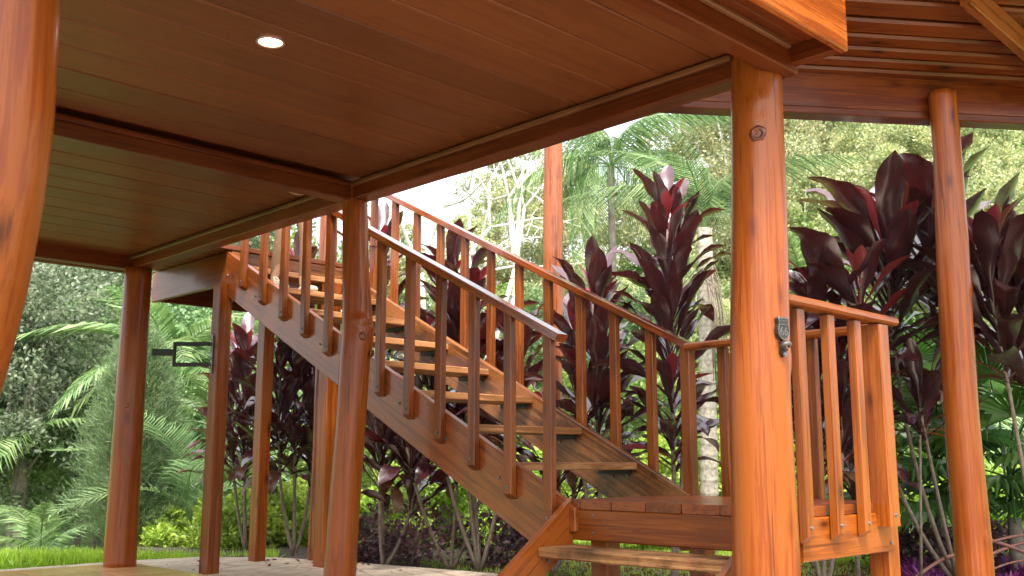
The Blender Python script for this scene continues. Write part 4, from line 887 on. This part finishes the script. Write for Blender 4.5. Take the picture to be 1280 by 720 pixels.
# ------------------------------------------------------------------ person walking down the upper treads
def skin_mesh(name, verts, edges, radii, root, m, lev=2):
    me = bpy.data.meshes.new(name); me.from_pydata(verts, edges, []); o = bpy.data.objects.new('tmp', me); COL.objects.link(o)
    md = o.modifiers.new('s', 'SKIN'); md.use_smooth_shade = True; sv = me.skin_vertices[0].data
    for i, r in enumerate(radii): sv[i].radius = (r, r) if not isinstance(r, tuple) else r
    sv[root].use_root = True
    o.modifiers.new('d', 'SUBSURF').levels = lev; dg = C.evaluated_depsgraph_get(); dg.update()
    r = bpy.data.meshes.new_from_object(o.evaluated_get(dg)); bpy.data.objects.remove(o); r.materials.clear(); r.materials.append(m)
    r.polygons.foreach_set('use_smooth', [True] * len(r.polygons)); r.name = name; return r
def person():
    tz7 = .622 + .225 * 7; y7 = 3.985 + .4555 * 6
    zf = tz7 + .002
    fa = P(344, 350, 1); 
    # left foot (seen left) one tread edge behind, right foot ahead, toes towards -Y
    ax, ay = 4.28, 6.95; bx_, by = 4.52, 6.90
    t = thing('person', 'person in tan trousers and pale canvas shoes standing on an upper stair tread', 'person', (4.4, 6.9, zf)); z = zf
    hip = .88
    V = [(4.40, 6.93, z + hip + .05), (4.40, 6.92, z + 1.12), (4.40, 6.92, z + 1.33), (4.40, 6.91, z + 1.42), (4.40, 6.89, z + 1.50), (4.40, 6.88, z + 1.60),
         (4.31, 6.93, z + hip - .02), (4.29, 6.90, z + .48), (ax, ay + .02, z + .10), (4.49, 6.93, z + hip - .02), (4.51, 6.88, z + .48), (bx_, by + .02, z + .10),
         (4.24, 6.92, z + 1.36), (4.17, 6.94, z + 1.10), (4.16, 6.84, z + .88), (4.16, 6.81, z + .80), (4.56, 6.92, z + 1.36), (4.63, 6.94, z + 1.10), (4.64, 6.84, z + .88), (4.64, 6.81, z + .80),
         (ax, ay - .02, z + .04), (ax, ay - .13, z + .025), (bx_, by - .02, z + .04), (bx_, by - .13, z + .025)]
    E = [(0, 1), (1, 2), (2, 3), (3, 4), (4, 5), (0, 6), (6, 7), (7, 8), (0, 9), (9, 10), (10, 11), (2, 12), (12, 13), (13, 14), (14, 15), (2, 16), (16, 17), (17, 18), (18, 19), (8, 20), (20, 21), (11, 22), (22, 23)]
    Rr = [.13, .115, .12, .055, .07, .085, .085, .055, .034, .085, .055, .034, .05, .04, .028, .035, .05, .04, .028, .035, .032, .028, .032, .028]
    PS_ = lambda L_: [(a - .085, b_ + .085, c) for a, b_, c in L_]
    # fingers
    for w_, sgn in ((15, -1), (19, 1)):
        wx, wy, wz = V[w_]
        for k in range(5):
            i0 = len(V); dx = (-.024 + .016 * k); L = (.05, .07, .075, .068, .052)[k]
            V += [(wx + dx * .3, wy - .012 + dx, wz - .045), (wx + dx * .35, wy - .02 + dx * 1.1, wz - .045 - L)]; E += [(w_, i0), (i0, i0 + 1)]; Rr += [.009, .007]
    emit('body', skin_mesh('body', PS_(V), E, Rr, 0, M['skin']), t, Matrix())
    Vt = [(4.40, 6.93, z + .98), (4.40, 6.93, z + .88), (4.31, 6.93, z + .80), (4.29, 6.90, z + .48), (4.285, 6.935, z + .30), (ax, ay + .02, z + .13), (4.49, 6.93, z + .80), (4.51, 6.88, z + .48), (4.515, 6.89, z + .30), (bx_, by + .02, z + .13)]
    emit('trousers', skin_mesh('trousers', PS_(Vt), [(0, 1), (1, 2), (2, 3), (3, 4), (4, 5), (1, 6), (6, 7), (7, 8), (8, 9)], [.14, .14, .095, .056, .050, .036, .095, .056, .050, .036], 1, M['cloth_tan']), t, Matrix())
    Vs = [(4.40, 6.93, z + .95), (4.40, 6.92, z + 1.15), (4.40, 6.92, z + 1.36), (4.23, 6.92, z + 1.37), (4.18, 6.94, z + 1.18), (4.57, 6.92, z + 1.37), (4.62, 6.94, z + 1.18)]
    emit('shirt', skin_mesh('shirt', PS_(Vs), [(0, 1), (1, 2), (2, 3), (3, 4), (2, 5), (5, 6)], [.15, .135, .13, .065, .058, .065, .058], 1, M['cloth_white']), t, Matrix())
    emit('hair', skin_mesh('hair', PS_([(4.40, 6.91, z + 1.60), (4.40, 6.90, z + 1.66), (4.40, 6.95, z + 1.55)]), [(0, 1), (0, 2)], [.09, .08, .07], 0, M['hair']), t, Matrix())
    for (fx, fy) in ((ax - .085, ay + .085), (bx_ - .085, by + .085)):
        sm = skin_mesh('shoe', [(fx, fy + .045, z + .045), (fx, fy - .03, z + .05), (fx, fy - .11, z + .036), (fx, fy - .185, z + .032), (fx, fy + .025, z + .10)], [(0, 1), (1, 2), (2, 3), (0, 4)], [.042, .044, (.046, .036), (.042, .030), .042], 1, M['shoe'])
        s = emit('shoe', sm, t, Matrix())
        pts = [Vector((fx - .03 + .022 * math.cos(a), fy - .055 + .02 * math.sin(a) - .01, z + .10 + .02 * math.sin(a))) for a in [k * .6 for k in range(11)]]
        v, f = tube_np(pts, [.004] * 11, 5); emit('lace', mesh('lace', v, f, M['lace'], True), s, Matrix())
person()

# one red-orange dying leaf on the slanting stem and the black plate that ties the platform to the left log post
